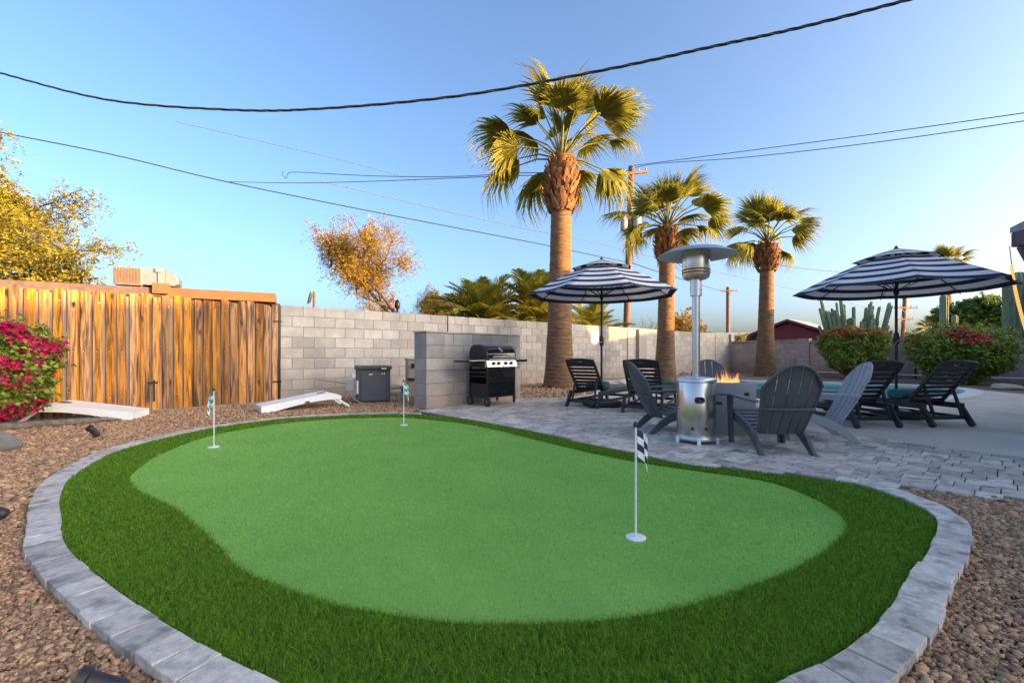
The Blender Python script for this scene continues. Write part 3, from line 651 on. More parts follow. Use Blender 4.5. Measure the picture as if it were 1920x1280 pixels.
# evaporative cooler on the roof
q = at(278, 552, 13.0)
ec = thing('rooftop_cooler', 'boxy metal evaporative cooler with duct on the flat roof', 'cooler', (q.x, q.y, 2.86), math.atan2(hd[1], hd[0]))
MB().box((-.38, 0, .27), (.62, .7, .5)).build('cabinet', M['galv'], ec, bevel=.01)
for k in range(9): MB().box((-.64+k*.065, -.36, .27), (.034, .03, .42)).build('louvre', M['stucco'], ec)
MB().extr([(-.33,.05),(-.33,.52),(.33,.52),(.33,.05)], -.07, .45).build('duct', M['galv'], ec)
d = MB(); pr = [(0, .05), (.20, .05), (.30, .12), (.30, .26), (.22, .42), (0, .49)]
d.add([(.45+x, -.31, z) for x, z in pr]+[(.45+x, .31, z) for x, z in pr], [tuple(range(6)), tuple(range(11, 5, -1))]+[(i, (i+1) % 6, 6+(i+1) % 6, 6+i) for i in range(6)]); d.build('elbow', M['galv'], ec, bevel=.02)
MB().box((.30, -.36, .50), (.13, .06, .16)).build('junction_box', M['steel_matte'], ec)
MB().tube([(.30,-.36,.42),(.31,-.37,.2),(.30,-.36,-.05)], .014, 6).build('pipe', M['galv'], ec)
for x in (-.6, -.1, .4): MB().box((x, -.2, -.02), (.05, .05, .14)).build('leg', M['copper'], ec)
# farther brown roof and small rooftop things behind the grey wall
fh = thing('brown_roof_house', 'low house whose brown roof edge just shows above the grey wall', 'house', (at(585,572,19).x, 19.5, 0), .35)
MB().box((0, 2, 1.25), (4.6, 4, 2.5)).build('wall', M['stucco'], fh)
MB().extr([(-.5,2.6),(-.5,2.78),(2,3.05),(4.5,2.78),(4.5,2.6)], -2.6, 2.4).build('roof', M['roof_brown'], fh)
q = at(589, 575, 17)
dsh = thing('satellite_dish', 'small grey satellite dish on a post above the grey wall', 'dish', (q.x, q.y, 0), R(-60))
MB().tube([(0,0,0),(0,0,3.3)], .05, 8).build('post', M['pole_wood'], dsh)
dd = MB().lathe([(.02,0),(.14,.02),(.23,.07),(.25,.075),(.15,-.02),(.02,-.03)], 20).build('reflector', M['charcoal'], dsh, smooth=True, loc=(-.12,-.1,3.05)); dd.rotation_euler = (R(78), 0, 0)
q = at(745, 575, 17)
vt = thing('roof_vent', 'small dark vent cowl above the grey wall in front of the orange tree', 'vent', (q.x, q.y, 0), 0)
MB().tube([(0,0,0),(0,0,2.75)], .04, 8).build('pipe', M['dark_steel'], vt)
MB().lathe([(.05,0),(.10,.06),(.10,.2),(.06,.32),(.0,.36)], 14, (0,0,2.65)).build('cowl', M['dark_steel'], vt, smooth=True)
# red gambrel shed
q = at(1478, 662, 30)
sh = thing('gambrel_shed', 'dark red shed with grey gambrel roof behind the pinkish wall', 'shed', (q.x, 30, 0), R(-48))
gp_ = [(-2.6,1.6),(-2.35,2.25),(-.0,3.15),(2.35,2.25),(2.6,1.6)]
w_ = MB(); pr = [(-2.3,0)]+[(-2.3,1.7),(-2.1,2.15),(0,2.98),(2.1,2.15),(2.3,1.7)]+[(2.3,0)]
w_.add([(x, 0, z) for x, z in pr]+[(x, 4.5, z) for x, z in pr], [tuple(range(7)), tuple(range(13, 6, -1))]+[(i, (i+1) % 7, 7+(i+1) % 7, 7+i) for i in range(7)]); w_.build('wall', M['red_paint'], sh)
rf = MB()
for i in range(4):
    a, b = gp_[i], gp_[i+1]; rf.add([(a[0],-.25,a[1]),(b[0],-.25,b[1]),(b[0],4.8,b[1]),(a[0],4.8,a[1]),(a[0],-.25,a[1]+.1),(b[0],-.25,b[1]+.1),(b[0],4.8,b[1]+.1),(a[0],4.8,a[1]+.1)], [(0,1,2,3),(4,5,6,7),(0,1,5,4),(1,2,6,5),(2,3,7,6),(3,0,4,7)])
rf.build('roof', M['roof_gray'], sh)
for i in range(4):
    a, b = gp_[i], gp_[i+1]; MB().bar((a[0],-.28,a[1]), (b[0],-.28,b[1]), .05, .14).build('barge_board', M['red_paint'], sh)
MB().box((0, -.03, 1.0), (1.3, .05, 1.9)).build('door', M['red_paint'], sh)
q = at(1388, 662, 42)
fh2 = thing('distant_house', 'tiny pale gabled house far off left of the red shed', 'house', (q.x, 42, 0), R(-10))
MB().box((0, 2, 1), (5, 4, 2)).build('wall', M['stucco_pale'], fh2)
MB().extr([(-.3,1.95),(2,3.0),(4.3,1.95)], -2.8, 2.8).build('roof', M['roof_gray'], fh2)
# own house: its eave shows at the right edge of the picture, the rest stands beside and behind the camera
E = at(1896, 434, 6.9)
oh = thing('ranch_house', 'grey fascia corner of the house at the right edge under string lights', 'house', (E.x, E.y, 0), R(-3))
H0 = E.z
MB().box((5.6, -5.2, H0/2-.13), (9.6, 9.0, H0-.26)).build('wall', M['stucco_pale'], oh)
MB().extr([(-10.4,H0-.02),(-10.4,H0+.06),(-5.2,H0+1.35),(.02,H0+.06),(.02,H0-.02)], 0, 11.5).build('roof', M['roof_gray'], oh)
MB().box((5.75, .0, H0-.13), (11.45, .05, .21)).build('fascia', M['fascia'], oh)
MB().box((.03, -5.2, H0-.13), (.05, 10.3, .21)).build('fascia', M['fascia'], oh)
MB().box((5.8, -5.2, H0-.245), (11.2, 10.1, .02)).build('soffit', M['fascia'], oh)
MB().bar((.05,-.12,H0-.24), (.42,-.32,H0-1.35), .12, .12).build('brace', M['fascia'], oh)
MB().bar((.44,-.32,H0-1.3), (.44,-.32,0), .14, .14).build('post', M['fascia'], oh)
for y in (-3, -7):
    w_ = MB().box((.79, y, 1.45), (.06, 1.5, 1.1)).build('window', M['white_paint'], oh); MB().box((.755, y, 1.45), (.02, 1.36, .96)).build('pane', M['black_gloss'], w_)
sl_ = thing('string_lights', 'string of warm glowing bulbs hanging from the eave at the right edge', 'string lights', (0,0,0))
p0 = at(1893, 462, 6.85); p1 = at(1932, 640, 6.6); path = []
for i in range(31):
    t = i/30; p = p0.lerp(p1, t); p.x -= .05*math.sin(math.pi*t); path.append(p)
MB().tube(path, .006, 5).build('cord', M['wire'], sl_)
bm_ = None
for i in range(6, 30):
    if bm_ is None: o = MB().lathe([(.006,.025),(.018,.01),(.023,-.015),(.015,-.035),(.003,-.042)], 10).build('bulb', M['bulb'], sl_, smooth=True); bm_ = o.data
    else: o = put('bulb', bm_, sl_)
    o.location = path[i]-Vector((0,0,.02))
# unseen house added beyond the right wall, shaped to keep the yard in shade
nb_ = thing('shade_blocker_long', 'added unseen long house with a taller gabled wing, shaped to shade the yard', 'house', (19.0, 0, 0), 0)
MB().box((3.5, -2.95, 2.4), (6.4, 22.1, 4.8)).build('wall', M['stucco_pale'], nb_)
MB().box((3.5, 12.5, 1.7), (6.4, 8.1, 3.4)).build('wall', M['stucco_pale'], nb_)
def gable(y0, y1, ze, zr):
    rf = MB(); rf.add([(-.1,y0,ze),(3.5,y0,zr),(7.1,y0,ze),(-.1,y1,ze),(3.5,y1,zr),(7.1,y1,ze)], [(0,1,2),(5,4,3),(0,3,4,1),(1,4,5,2),(0,2,5,3)]); rf.build('roof', M['roof_gray'], nb_)
gable(-14.4, 8.4, 4.82, 7.25); gable(8.42, 16.8, 3.42, 5.0)
nb2 = thing('shade_blocker_gabled', 'added unseen gabled house, farther off, blocking sun from the far end of the grey wall', 'house', (27.6, 17, 0), 0)  # second unseen house, added to keep sun off the far end of the wall
MB().box((3.2, -.45, 2.2), (6, 11.7, 4.4)).build('wall', M['stucco'], nb2)
rf = MB(); rf.add([(-.1,-6.5,4.4),(3.2,-6.5,6.3),(6.5,-6.5,4.4),(-.1,5.6,4.4),(3.2,5.6,6.3),(6.5,5.6,4.4)], [(0,1,2),(5,4,3),(0,3,4,1),(1,4,5,2),(0,2,5,3)]); rf.build('roof', M['roof_brown'], nb2)
# ------------------------------------------------------------------ flags and cups
def flag(px, py, name_c, label, ang):
    X, Y = gp(px, py, .027); r = thing('golf_flag', label, 'golf flag', (X, Y, .027), ang, 'putting green flags')
    MB().lathe([(.053,0),(.053,.006),(.047,.010),(.0,.008)], 28).build('cup_lid', M['white_paint'], r, smooth=True)
    MB().tube([(0,0,.005),(0,0,.585)], .0055, 8).build('pole', M['white_paint'], r)
    MB().lathe([(.003,-.014),(.011,-.008),(.014,.002),(.010,.013),(.002,.017)], 12, (0,0,.596)).build('knob', M['black_plastic'], r, smooth=True)
    nx, nz = 14, 18; vs = []; uv = []
    for j in range(nz+1):
        for i in range(nx+1):
            u, v = i/nx, j/nz                     # limp cloth: gathered at the pole and hanging in folds
            drop = .55*u; wdt = .135*u*(1-.15*v)
            x = .008+wdt*(.55+.45*math.cos(u*2.0)); y = .018*math.sin(u*9+v*2.0)*u; z = .575-.155*v-.10*u*(.6+.4*u)-.02*u*v
            vs.append((x*(.9+.25*v), y, z)); uv.append((u*3.2, v*4.2))
    fs = [(j*(nx+1)+i, j*(nx+1)+i+1, (j+1)*(nx+1)+i+1, (j+1)*(nx+1)+i) for j in range(nz) for i in range(nx)]
    me = bpy.data.meshes.new('flag_cloth'); me.from_pydata(vs, [], fs); ul = me.uv_layers.new(name='UVMap')
    for l in me.loops: ul.data[l.index].uv = uv[l.vertex_index]
    for p in me.polygons: p.use_smooth = True
    me.materials.append(M[name_c]); o = put('flag_cloth', me, r); sm = o.modifiers.new('thick', 'SOLIDIFY'); sm.thickness = .0015
flag(1192, 1008, 'check_navy', 'navy and white checkered flag on white pole, nearest on the green', R(5))
flag(401, 838, 'check_teal', 'teal and white checkered flag near the left rim of the green', R(170))
flag(757, 797, 'check_teal', 'teal and white checkered flag at the far rim before the pool heater', R(20))
# ------------------------------------------------------------------ striped parasols
def umbrella(label, X, Y, rz, Rr, zr, za, squareb):
    r = thing('patio_umbrella', label, 'umbrella', (X, Y, 0), rz, 'striped patio umbrellas')
    def canopy(name, m, r0, z0, r1, z1, sag, rows):
        vs = []; fs = []; uv = []
        for k in range(8):
            a0, a1 = 2*math.pi*k/8, 2*math.pi*(k+1)/8; b = len(vs); nx = 8
            for j in range(rows+1):
                t = j/rows; rr = r0+(r1-r0)*t; z = z0+(z1-z0)*(t**1.12)
                for i in range(nx+1):
                    s = i/nx; x = rr*(math.cos(a0)*(1-s)+math.cos(a1)*s); y = rr*(math.sin(a0)*(1-s)+math.sin(a1)*s)
                    w = 4*s*(1-s); vs.append((x*(1-.02*w*t), y*(1-.02*w*t), z-sag*w*t)); uv.append((s, t))
            fs += [(b+j*(nx+1)+i, b+j*(nx+1)+i+1, b+(j+1)*(nx+1)+i+1, b+(j+1)*(nx+1)+i) for j in range(rows) for i in range(nx)]
        me = bpy.data.meshes.new(name); me.from_pydata(vs, [], fs); ul = me.uv_layers.new(name='UVMap')
        for l in me.loops: ul.data[l.index].uv = uv[l.vertex_index]
        for p in me.polygons: p.use_smooth = True
        me.materials.append(m); o = put(name, me, r); sm = o.modifiers.new('thick', 'SOLIDIFY'); sm.thickness = .003; return o
    zc = zr+(za-zr)*.76
    canopy('canopy', M['stripe'], .34, zc, Rr, zr, .025, 14); canopy('top_tier', M['stripe_cap'], .02, za, .56, zc-.02, -.012, 6)
    MB().lathe([(.03,-.03),(.035,0),(.012,.05)], 14, (0,0,za)).build('finial', M['bronze'], r, smooth=True)
    MB().tube([(0,0,.1),(0,0,za-.02)], .019, 14).build('pole', M['bronze'], r, smooth=True)
    MB().lathe([(.03,-.05),(.036,-.03),(.036,.03),(.03,.05)], 14, (0,0,zr-.02)).build('runner', M['bronze'], r)
    cr = MB().lathe([(.026,-.09),(.038,-.06),(.042,.02),(.034,.08),(.026,.10)], 14, (0,0,1.22)).build('crank_housing', M['bronze'], r, smooth=True)
    MB().tube([(0,-.03,1.2),(-.05,-.06,1.2),(-.11,-.06,1.13)], .008, 6).build('crank_handle', M['steel_matte'], cr)
    for k in range(8):
        a = 2*math.pi*k/8; c, s = math.cos(a), math.sin(a)
        f = lambda rr: zc+(zr-zc)*(((rr-.34)/(Rr-.34))**1.12 if rr > .34 else 0)-.018
        rb = MB().tube([(.03*c,.03*s,za-.05),(.34*c,.34*s,f(.34))]+[(rr*c, rr*s, f(rr)) for rr in (.6,.85,1.1,Rr-.01)], .008, 6).build('rib', M['bronze'], r)
        MB().tube([(.03*c,.03*s,zr-.01),(.66*c,.66*s,f(.66)-.008)], .007, 6).build('strut', M['bronze'], rb)
    if squareb:
        b = MB(); b.prism([(-.30,-.24),(.30,-.24),(.30,.24),(-.30,.24)], .045, .15); bo = b.build('base', M['black_plastic'], r, bevel=.03)
        for x in (-.24,.24):
            for y in (-.2,.2): MB().tube([(x-.015,y,.03),(x+.015,y,.03)], .03, 12).build('caster', M['black_plastic'], bo)
    else:
        MB().lathe([(.33,.02),(.34,.05),(.31,.10),(.12,.14),(.03,.16)], 32).build('base', M['black_plastic'], r, smooth=True)
    MB().tube([(0,0,.13),(0,0,.42)], .028, 14).build('base_sleeve', M['bronze'], r)
ux, uy = gp(1128, 765); umbrella('striped navy and white umbrella behind the left pair of loungers', ux, uy, R(8), 1.36, 2.05, 2.70, True)
umbrella('striped navy and white umbrella over the right pair of loungers', 5.91, 7.0, R(14), 1.36, 1.97, 2.60, False)
# ------------------------------------------------------------------ patio heater
X, Y = 2.03, 5.02
ph = thing('patio_heater', 'stainless steel mushroom patio heater in front of the fire pit', 'heater', (X, Y, .03))
MB().lathe([(.20,.03),(.228,.035),(.233,.05),(.225,.075),(.205,.085),(.19,.085)], 40).build('base_ring', M['steel_matte'], ph, smooth=True)
for k in range(6):
    a = R(-105+k*60); MB().box((.235*math.cos(a), .235*math.sin(a), .035), (.02, .035, .07), a).build('bracket', M['white_paint'], ph)
tk = MB().lathe([(.195,.07),(.2,.08),(.2,.655),(.197,.66)], 56).build('tank_housing', M['steel'], ph, smooth=True)
MB().lathe([(.2,.66),(.215,.662),(.215,.685),(.205,.70),(.03,.715)], 48).build('lid', M['steel_matte'], ph, smooth=True)
sl2 = MB()
n = 20; vs = []
def onc(a, z, r=.2035): return (r*math.cos(a), r*math.sin(a), z)
ac = math.atan2(-Y, -X)+.18
for rr in (1.0, .72):
    for k in range(n):
        q = 2*math.pi*k/n; dx = .052*math.copysign(abs(math.cos(q))**.7, math.cos(q))*rr+0; dz = .036*math.copysign(abs(math.sin(q))**.7, math.sin(q))*rr
        vs.append(onc(ac+dx/.2, .47+dz, .204))
sl2.add(vs, [(k, (k+1) % n, n+(k+1) % n, n+k) for k in range(n)]).build('handle_rim', M['black_plastic'], tk)
sl2 = MB(); sl2.add(vs[n:], [tuple(range(n))]); o = sl2.build('handle_hole', M['black_gloss'], tk)
for da in (-.36, .34):
    c = Vector(onc(ac+da, .165, .2)); o = MB().tube([c, c+Vector((math.cos(ac+da), math.sin(ac+da), 0))*.006], .017, 14).build('vent_hole', M['black_plastic'], tk)
MB().tube([(0,0,.70),(0,0,1.62)], .042, 24).build('pole', M['steel_matte'], ph, smooth=True)
MB().tube([(0,0,1.60),(0,0,1.80)], .062, 24).build('control_collar', M['steel_matte'], ph, smooth=True)
em_ = MB().lathe([(.10,1.78),(.135,1.80),(.145,1.83),(.145,1.98),(.15,2.09)], 32).build('emitter', M['steel'], ph, smooth=True)
for z in (1.845, 1.875): MB().lathe([(.146,z),(.150,z+.003),(.150,z+.010),(.146,z+.013)], 32, cap=False).build('band', M['dark_steel'], em_)
MB().lathe([(.0,2.135),(.16,2.128),(.30,2.10),(.405,2.045),(.41,2.04),(.40,2.038),(.29,2.088),(.15,2.115),(.0,2.12)], 48, cap=False).build('reflector', M['steel_matte'], ph, smooth=True)
# ------------------------------------------------------------------ fire pit
X, Y = 2.67, 5.68
fp = thing('fire_pit', 'round grey concrete fire table with flames rising from its top', 'fire pit', (X, Y, .03))
MB().lathe([(.32,.0),(.325,.02),(.335,.60),(.33,.615),(.29,.62),(.245,.615),(.245,.58),(.0,.58)], 64).build('body', M['pit'], fp, smooth=True)
MB().lathe([(.31,-.012),(.31,.012)], 48).build('plinth', M['black_plastic'], fp)
a0 = math.atan2(-Y, -X)
def curved(r, a1, a2, z1, z2, th, n=10):
    vs = []; fs = []
    for k in range(n+1):
        a = a1+(a2-a1)*k/n
        for rr in (r, r+th):
            for z in (z1, z2): vs.append((rr*math.cos(a), rr*math.sin(a), z))
    for k in range(n):
        b = k*4; c = b+4; fs += [(b, b+1, c+1, c), (b+2, c+2, c+3, b+3), (b+1, b+3, c+3, c+1), (b, c, c+2, b+2)]
    fs += [(0, 2, 3, 1), (n*4, n*4+1, n*4+3, n*4+2)]; return MB().add(vs, fs)
dr = curved(.327, a0-.55, a0+.35, .05, .43, .009).build('door', M['pit'], fp)
curved(.3365, a0-.32, a0-.12, .36, .392, .006).build('handle', M['black_plastic'], dr)
curved(.334, a0+.62, a0+.82, .47, .505, .006).build('control_slot', M['black_plastic'], fp)
st = MB(); 
for k in range(90):
    q = random.uniform(0, 6.28); rr = .24*math.sqrt(random.random()); s_ = random.uniform(.012,.024); st.lathe([(.2*s_,-s_*.6),(s_,-.1*s_),(.8*s_,.5*s_),(.1*s_,.8*s_)], 6, (rr*math.cos(q), rr*math.sin(q), .59))
o = st.build('lava_stones', M['fire_glass'], fp); o['kind'] = 'stuff'
MB().lathe([(.13,.60),(.14,.612),(.15,.60)], 24, cap=False).build('burner_ring', M['dark_steel'], fp)
fl_ = MB()
for k in range(30):
    q = random.uniform(0, 6.28); rr = .15*math.sqrt(random.random()); h = random.uniform(.08, .25)*(1-.45*rr/.17); x0, y0 = rr*math.cos(q), rr*math.sin(q); ph1 = random.uniform(0, 6.28); w0 = random.uniform(.009, .018)
    pts = []; rad = []
    for i in range(8):
        t = i/7; pts.append((x0+.018*math.sin(ph1+t*5)*t, y0+.015*math.cos(ph1+t*4)*t, .59+h*t)); rad.append(w0*(1-t)**.75*(.55+1.0*math.sin(math.pi*min(1, t*1.4+.15)))+.0008)
    fl_.tube(pts, rad, 8, False)
o = fl_.build('flames', M['flame'], fp, smooth=True, auto=180); o['kind'] = 'stuff'
# ------------------------------------------------------------------ resin adirondack chairs
def adirondack(label, X, Y, ang, m):
    """front of the chair is local +y"""
    r = thing('adirondack_chair', label, 'chair', (X, Y, .03), ang, 'resin chairs round the fire pit')
    def back_pt(u, t): return (-.17-.30*t-.03*math.sin(t*3.1), .185+.685*t)       # y, z along the back
    ns = 5; bw = .52
    topz = lambda x: 1.0-.40*(abs(x)/.30)**2.2
    for k in range(ns):
        x0 = -bw/2+k*bw/ns+.007; x1 = -bw/2+(k+1)*bw/ns-.007; vs = []; fs = []; rows = 12
        for j in range(rows+1):
            for x in (x0, (x0+x1)/2, x1):
                t = j/rows*topz(x); taper = .80+.20*min(1, t*1.6); y, z = back_pt(0, t); y -= .05*(1-(x/.26)**2)
                vs += [(x*taper, y, z), (x*taper, y-.014, z-.004)]
        for j in range(rows):
            for i in range(2):
                a = j*6+i*2; b = a+6; fs += [(a, a+2, b+2, b), (a+1, b+1, b+3, a+3)]
            a = j*6; b = a+6; fs += [(a, b, b+1, a+1), (a+4, a+5, b+5, b+4)]
        a = rows*6; fs += [(a, a+2, a+3, a+1), (a+2, a+4, a+5, a+3), (0, 1, 3, 2), (2, 3, 5, 4)]
        MB().add(vs, fs).build('back_slat', m, r, smooth=True)
    rim = []
    for i in range(25):
        x = -.262+.524*i/24; t = topz(x)*.985; y, z = back_pt(0, t); rim.append((x*1.0, y-.03-.05*(1-(x/.262)**2), z))
    sd_ = lambda s: [(s*.262*(.80+.2*min(1, t*1.6)), back_pt(0, t)[0]-.018, back_pt(0, t)[1]) for t in np.linspace(.02, topz(.262)*.985, 8)]
    MB().tube(sd_(-1)+rim+sd_(1)[::-1], .014, 6).build('back_frame', m, r, smooth=True)
    bt = MB()
    for z in (.44,):
        t = (z-.185)/.685; y = back_pt(0, t)[0]; pts = [(x, y-.028-.05*(1-(x/.26)**2), z) for x in np.linspace(-.25, .25, 9)]; bt.tube(pts, .013, 6)
    bt.build('back_rail', m, r, smooth=True)
    for k in range(6):                                     # seat slats, seat falls towards the back
        y = .34-k*.085; z = .355-.105*k/5*1.25
        MB().box((0, y, z), (.47, .074, .016), M=Matrix.Rotation(.2, 3, 'X')).build('seat_slat', m, r, bevel=.004)
    MB().extr([(.395,.36),(.385,.27),(.36,.27),(.365,.36)], -.235, .235).build('apron', m, r, bevel=.005)
    for s in (-1, 1):
        # side rail that runs from the seat front down to the rear foot
        pr = [(.40,.36),(.38,.26),(.12,.225),(-.12,.13),(-.30,.0),(-.385,.0),(-.24,.15),(-.10,.245),(.12,.31)]
        x0 = s*.235; MB().extr(pr, x0-.014*s, x0+.022*s).build('leg', m, r, bevel=.005)
        fr_ = [(.255,.0),(.315,.0),(.375,.53),(.235,.53)]
        xa = s*.275; MB().extr(fr_, xa-.012, xa+.012).build('leg', m, r, bevel=.005)
        MB().extr([(.30,.0),(.315,.0),(.375,.53),(.36,.53)], xa-.045*s, xa).build('leg_flange', m, r)
        aw = [( -.35,.035),(-.28,.055),(.1,.065),(.36,.075),(.415,.06),(.425,0),(.415,-.06),(.36,-.07),(.1,-.05),(-.35,-.02)]
        ar = MB(); nA = len(aw); zz = lambda y: .545-.02*((y-.05)/.4)**2-.012*max(0, y-.3)*4
        ar.add([(s*.295+dx*s, y, zz(y)) for y, dx in aw]+[(s*.295+dx*s, y, zz(y)-.022) for y, dx in aw], [tuple(range(nA)), tuple(range(2*nA-1, nA-1, -1))]+[(i, (i+1) % nA, nA+(i+1) % nA, nA+i) for i in range(nA)])
        ar.build('arm', m, r, bevel=.005)
    return r
adirondack('dark charcoal resin chair nearest the camera with its back turned', 2.64, 4.66, R(-4), M['charcoal'])
adirondack('light grey resin chair right of the fire pit, turned towards it', 3.47, 5.25, R(74), M['charcoal_light'])
adirondack('charcoal resin chair left of the fire pit behind the steel heater', 1.98, 5.72, R(-84), M['charcoal'])
adirondack('charcoal resin chair on the far side of the fire pit, facing the camera', 3.02, 6.75, R(168), M['charcoal'])
# ------------------------------------------------------------------ sun loungers
def lounger(label, foot_l, foot_r=None, ang=0, width=.60, cushion=None):
    r = thing('sun_lounger', label, 'sun lounger', (0,0,.018), ang, 'black slatted loungers facing the pool'); m = M['black_plastic']; w = width/2
    c, s = math.cos(ang), math.sin(ang); lx, ly = -w, -.13
    r.location = (foot_l[0]-(c*lx-s*ly), foot_l[1]-(s*lx+c*ly), .022)
    for sx in (-1, 1):
        MB().bar((sx*w*.98,-.02,.262), (sx*w*.98,1.78,.262), .036, .075).build('side_rail', m, r, bevel=.006)
        MB().bar((sx*w*1.0,.04,.27), (sx*w,-.13,.0), .04, .075, (0,1,0)).build('leg', m, r, bevel=.006)
        MB().bar((sx*w*1.0,1.50,.27), (sx*w,1.66,.0), .04, .075, (0,1,0)).build('leg', m, r, bevel=.006)
        MB().bar((sx*w*.99,-.04,.11), (sx*w*.99,1.58,.11), .028, .045).build('stretcher', m, r, bevel=.004)
        MB().bar((sx*w*.72,.06,.50), (sx*w*.72,-.06,.14), .028, .03, (0,1,0)).build('prop', m, r)
    for y in (-.03, .42, 1.58): MB().bar((-w*.96,y,.11), (w*.96,y,.11), .03, .05).build('cross_bar', m, r, bevel=.004)
    for k in range(14): MB().box((0, .31+k*.108, .312), (width*.97, .088, .02)).build('seat_slat', m, r, bevel=.004)
    b0 = Vector((0,.26,.285)); bt = Vector((0,-.16,.80)); dv = (bt-b0).normalized(); L = (bt-b0).length; bz = Vector((1,0,0)).cross(dv)
    Mx = Matrix((Vector((1,0,0)), dv, bz)).transposed()
    bk = r
    for sx in (-1, 1):
        p = b0+Vector((sx*w*.88,0,0)); MB().bar(p-dv*.02, p+dv*(L+.02), .042, .042, bz).build('back_stile', m, bk, bevel=.005)
    for k in range(8):
        p = b0+dv*(.04+k*(L-.03)/8+.02); MB().box(p-bz*.0, (width*.84, (L)/8-.034, .014), M=Mx).build('back_slat', m, bk, bevel=.003)
    hp = []; n = 14
    top = lambda x: .085+.032*math.cos(x/(w*.93)*math.pi/2)**1.0
    vs = []; fs = []
    out_ = [(-w*.93,0),(w*.93,0)]+[(w*.93-2*w*.93*i/n, top(w*.93-2*w*.93*i/n)) for i in range(n+1)]
    hole = [(.075*math.cos(q), .048+.014*math.sin(q)) for q in np.linspace(0, 2*math.pi, 12, endpoint=False)]
    import bmesh
    bm = bmesh.new(); es = []
    for rg in (out_, hole):
        vv = [bm.verts.new((x, y, 0)) for x, y in rg]; es += [bm.edges.new((vv[i], vv[(i+1) % len(vv)])) for i in range(len(vv))]
    bmesh.ops.triangle_fill(bm, edges=es, use_beauty=True)
    me = bpy.data.meshes.new('headpiece'); bm.to_mesh(me); bm.free(); me.materials.append(m); o = put('headpiece', me, bk)
    sm = o.modifiers.new('thick', 'SOLIDIFY'); sm.thickness = .026; sm.offset = 0
    o.matrix_local = Matrix.Translation(b0+dv*(L-.01)) @ Mx.to_4x4()
    return r
def on_lounger(r, x, y, z): return Vector((r.location.x+math.cos(r.rotation_euler.z)*x-math.sin(r.rotation_euler.z)*y, r.location.y+math.sin(r.rotation_euler.z)*x+math.cos(r.rotation_euler.z)*y, r.location.z+z))
l1 = lounger('black slatted lounger farthest left, beside the tallest palm', gp(1062,765), ang=R(-36))
l2 = lounger('black slatted lounger behind the left resin chair', gp(1167,777), ang=R(-27))
l3 = lounger('black slatted lounger directly behind the light grey resin chair', gp(1609,806), ang=R(5))
l4 = lounger('black slatted lounger farthest right, on the open concrete', gp(1751,804), ang=R(7))
def towel(label, lg, x, y):
    p = on_lounger(lg, x, y, .323); mb = MB(); vs = []
    prof = [(0,.0),(.2,.0),(.215,.05),(.20,.10),(.12,.135),(.03,.12),(-.03,.07),(-.03,.02)]
    mb.extr(prof, -.2, .2); o = mb.build('folded_towel', M['cushion'], None, smooth=True, bevel=.02, loc=p, rz=lg.rotation_euler.z); tag(o, label, 'towel', 'teal towels on the loungers')
towel('teal rolled towel on the seat of the farthest right lounger', l4, 0, .42)
towel('teal rolled towel on the seat of the farthest left lounger', l1, .02, .42)
# ------------------------------------------------------------------ grill
gx, gy = gp(912, 766); ang = math.atan2(.70, .714)
gr_ = thing('gas_grill', 'black gas grill on a wheeled cart with steel control panel', 'grill', (0,0,.03), ang)
W_ = .74; c, s = math.cos(ang), math.sin(ang); gr_.location = (gx+.0, gy+.02, .03)
def G(name, mb, m, p=None, **k): return mb.build(name, M[m], p or gr_, **k)
D_ = .50
for x in (.04, W_-.02):
    for y in (.02, D_): G('leg', MB().box((x, y, .38), (.035, .035, .70)), 'dark_steel')
G('door_panel', MB().box((W_/2+.01, .0, .44), (W_-.09, .018, .56)), 'black_gloss', bevel=.004)
G('door_seam', MB().box((W_/2+.01, -.010, .45), (W_-.10, .006, .006)), 'dark_steel')
G('side_panel', MB().box((.03, D_/2, .28), (.016, D_-.06, .26)), 'black_plastic')
G('side_panel', MB().box((W_-.02, D_/2, .40), (.016, D_-.06, .50)), 'black_plastic')
G('side_rail', MB().box((.035, D_/2, .62), (.02, D_-.05, .04)), 'black_plastic')
G('side_rail', MB().box((.035, D_/2, .54), (.02, D_-.05, .03)), 'black_plastic')
G('bottom_shelf', MB().box((W_/2, D_/2, .17), (W_-.06, D_-.04, .02)), 'black_plastic')
G('back_panel', MB().box((W_/2, D_, .42), (W_-.08, .014, .5)), 'dark_steel')
G('firebox', MB().box((W_/2, D_/2, .775), (W_-.03, D_-.02, .12)), 'black_plastic', bevel=.01)
cpn = MB(); cpn.add([(-.005,-.035,.72),(W_+.005,-.035,.72),(W_+.005,-.005,.835),(-.005,-.005,.835),(-.005,.04,.72),(W_+.005,.04,.72),(W_+.005,.04,.835),(-.005,.04,.835)], [(0,1,2,3),(4,7,6,5),(0,4,5,1),(3,2,6,7),(0,3,7,4),(1,5,6,2)])
cp_ = G('control_panel', cpn, 'steel_matte')
for x in (.15,.28,.46,.60):
    k = MB().lathe([(.034,0),(.034,.008),(.026,.012),(.024,.035),(.01,.037)], 20).build('knob', M['dark_steel'], cp_, smooth=True, loc=(x, -.022, .782)); k.rotation_euler = (R(76), 0, 0)
G('badge', MB().box((W_/2+.02, -.035, .738), (.025, .01, .02)), 'black_plastic')
prof = [(-.01,.845),(-.015,.90)]+[(.20-.215*math.cos(q), .92+.205*math.sin(q)) for q in np.linspace(.1, 1.45, 8)]+[(.36,1.125),(.46,1.08),(.50,.98),(.50,.845)]
lid = G('lid', MB().extr(prof, .03, W_-.03), 'black_gloss', smooth=True, bevel=.006)
for x in (.0, W_-.03): G('lid_end', MB().extr([(y*.98+.005, z+.004 if z > 1 else z) for y, z in prof], x, x+.03), 'black_plastic', bevel=.008)
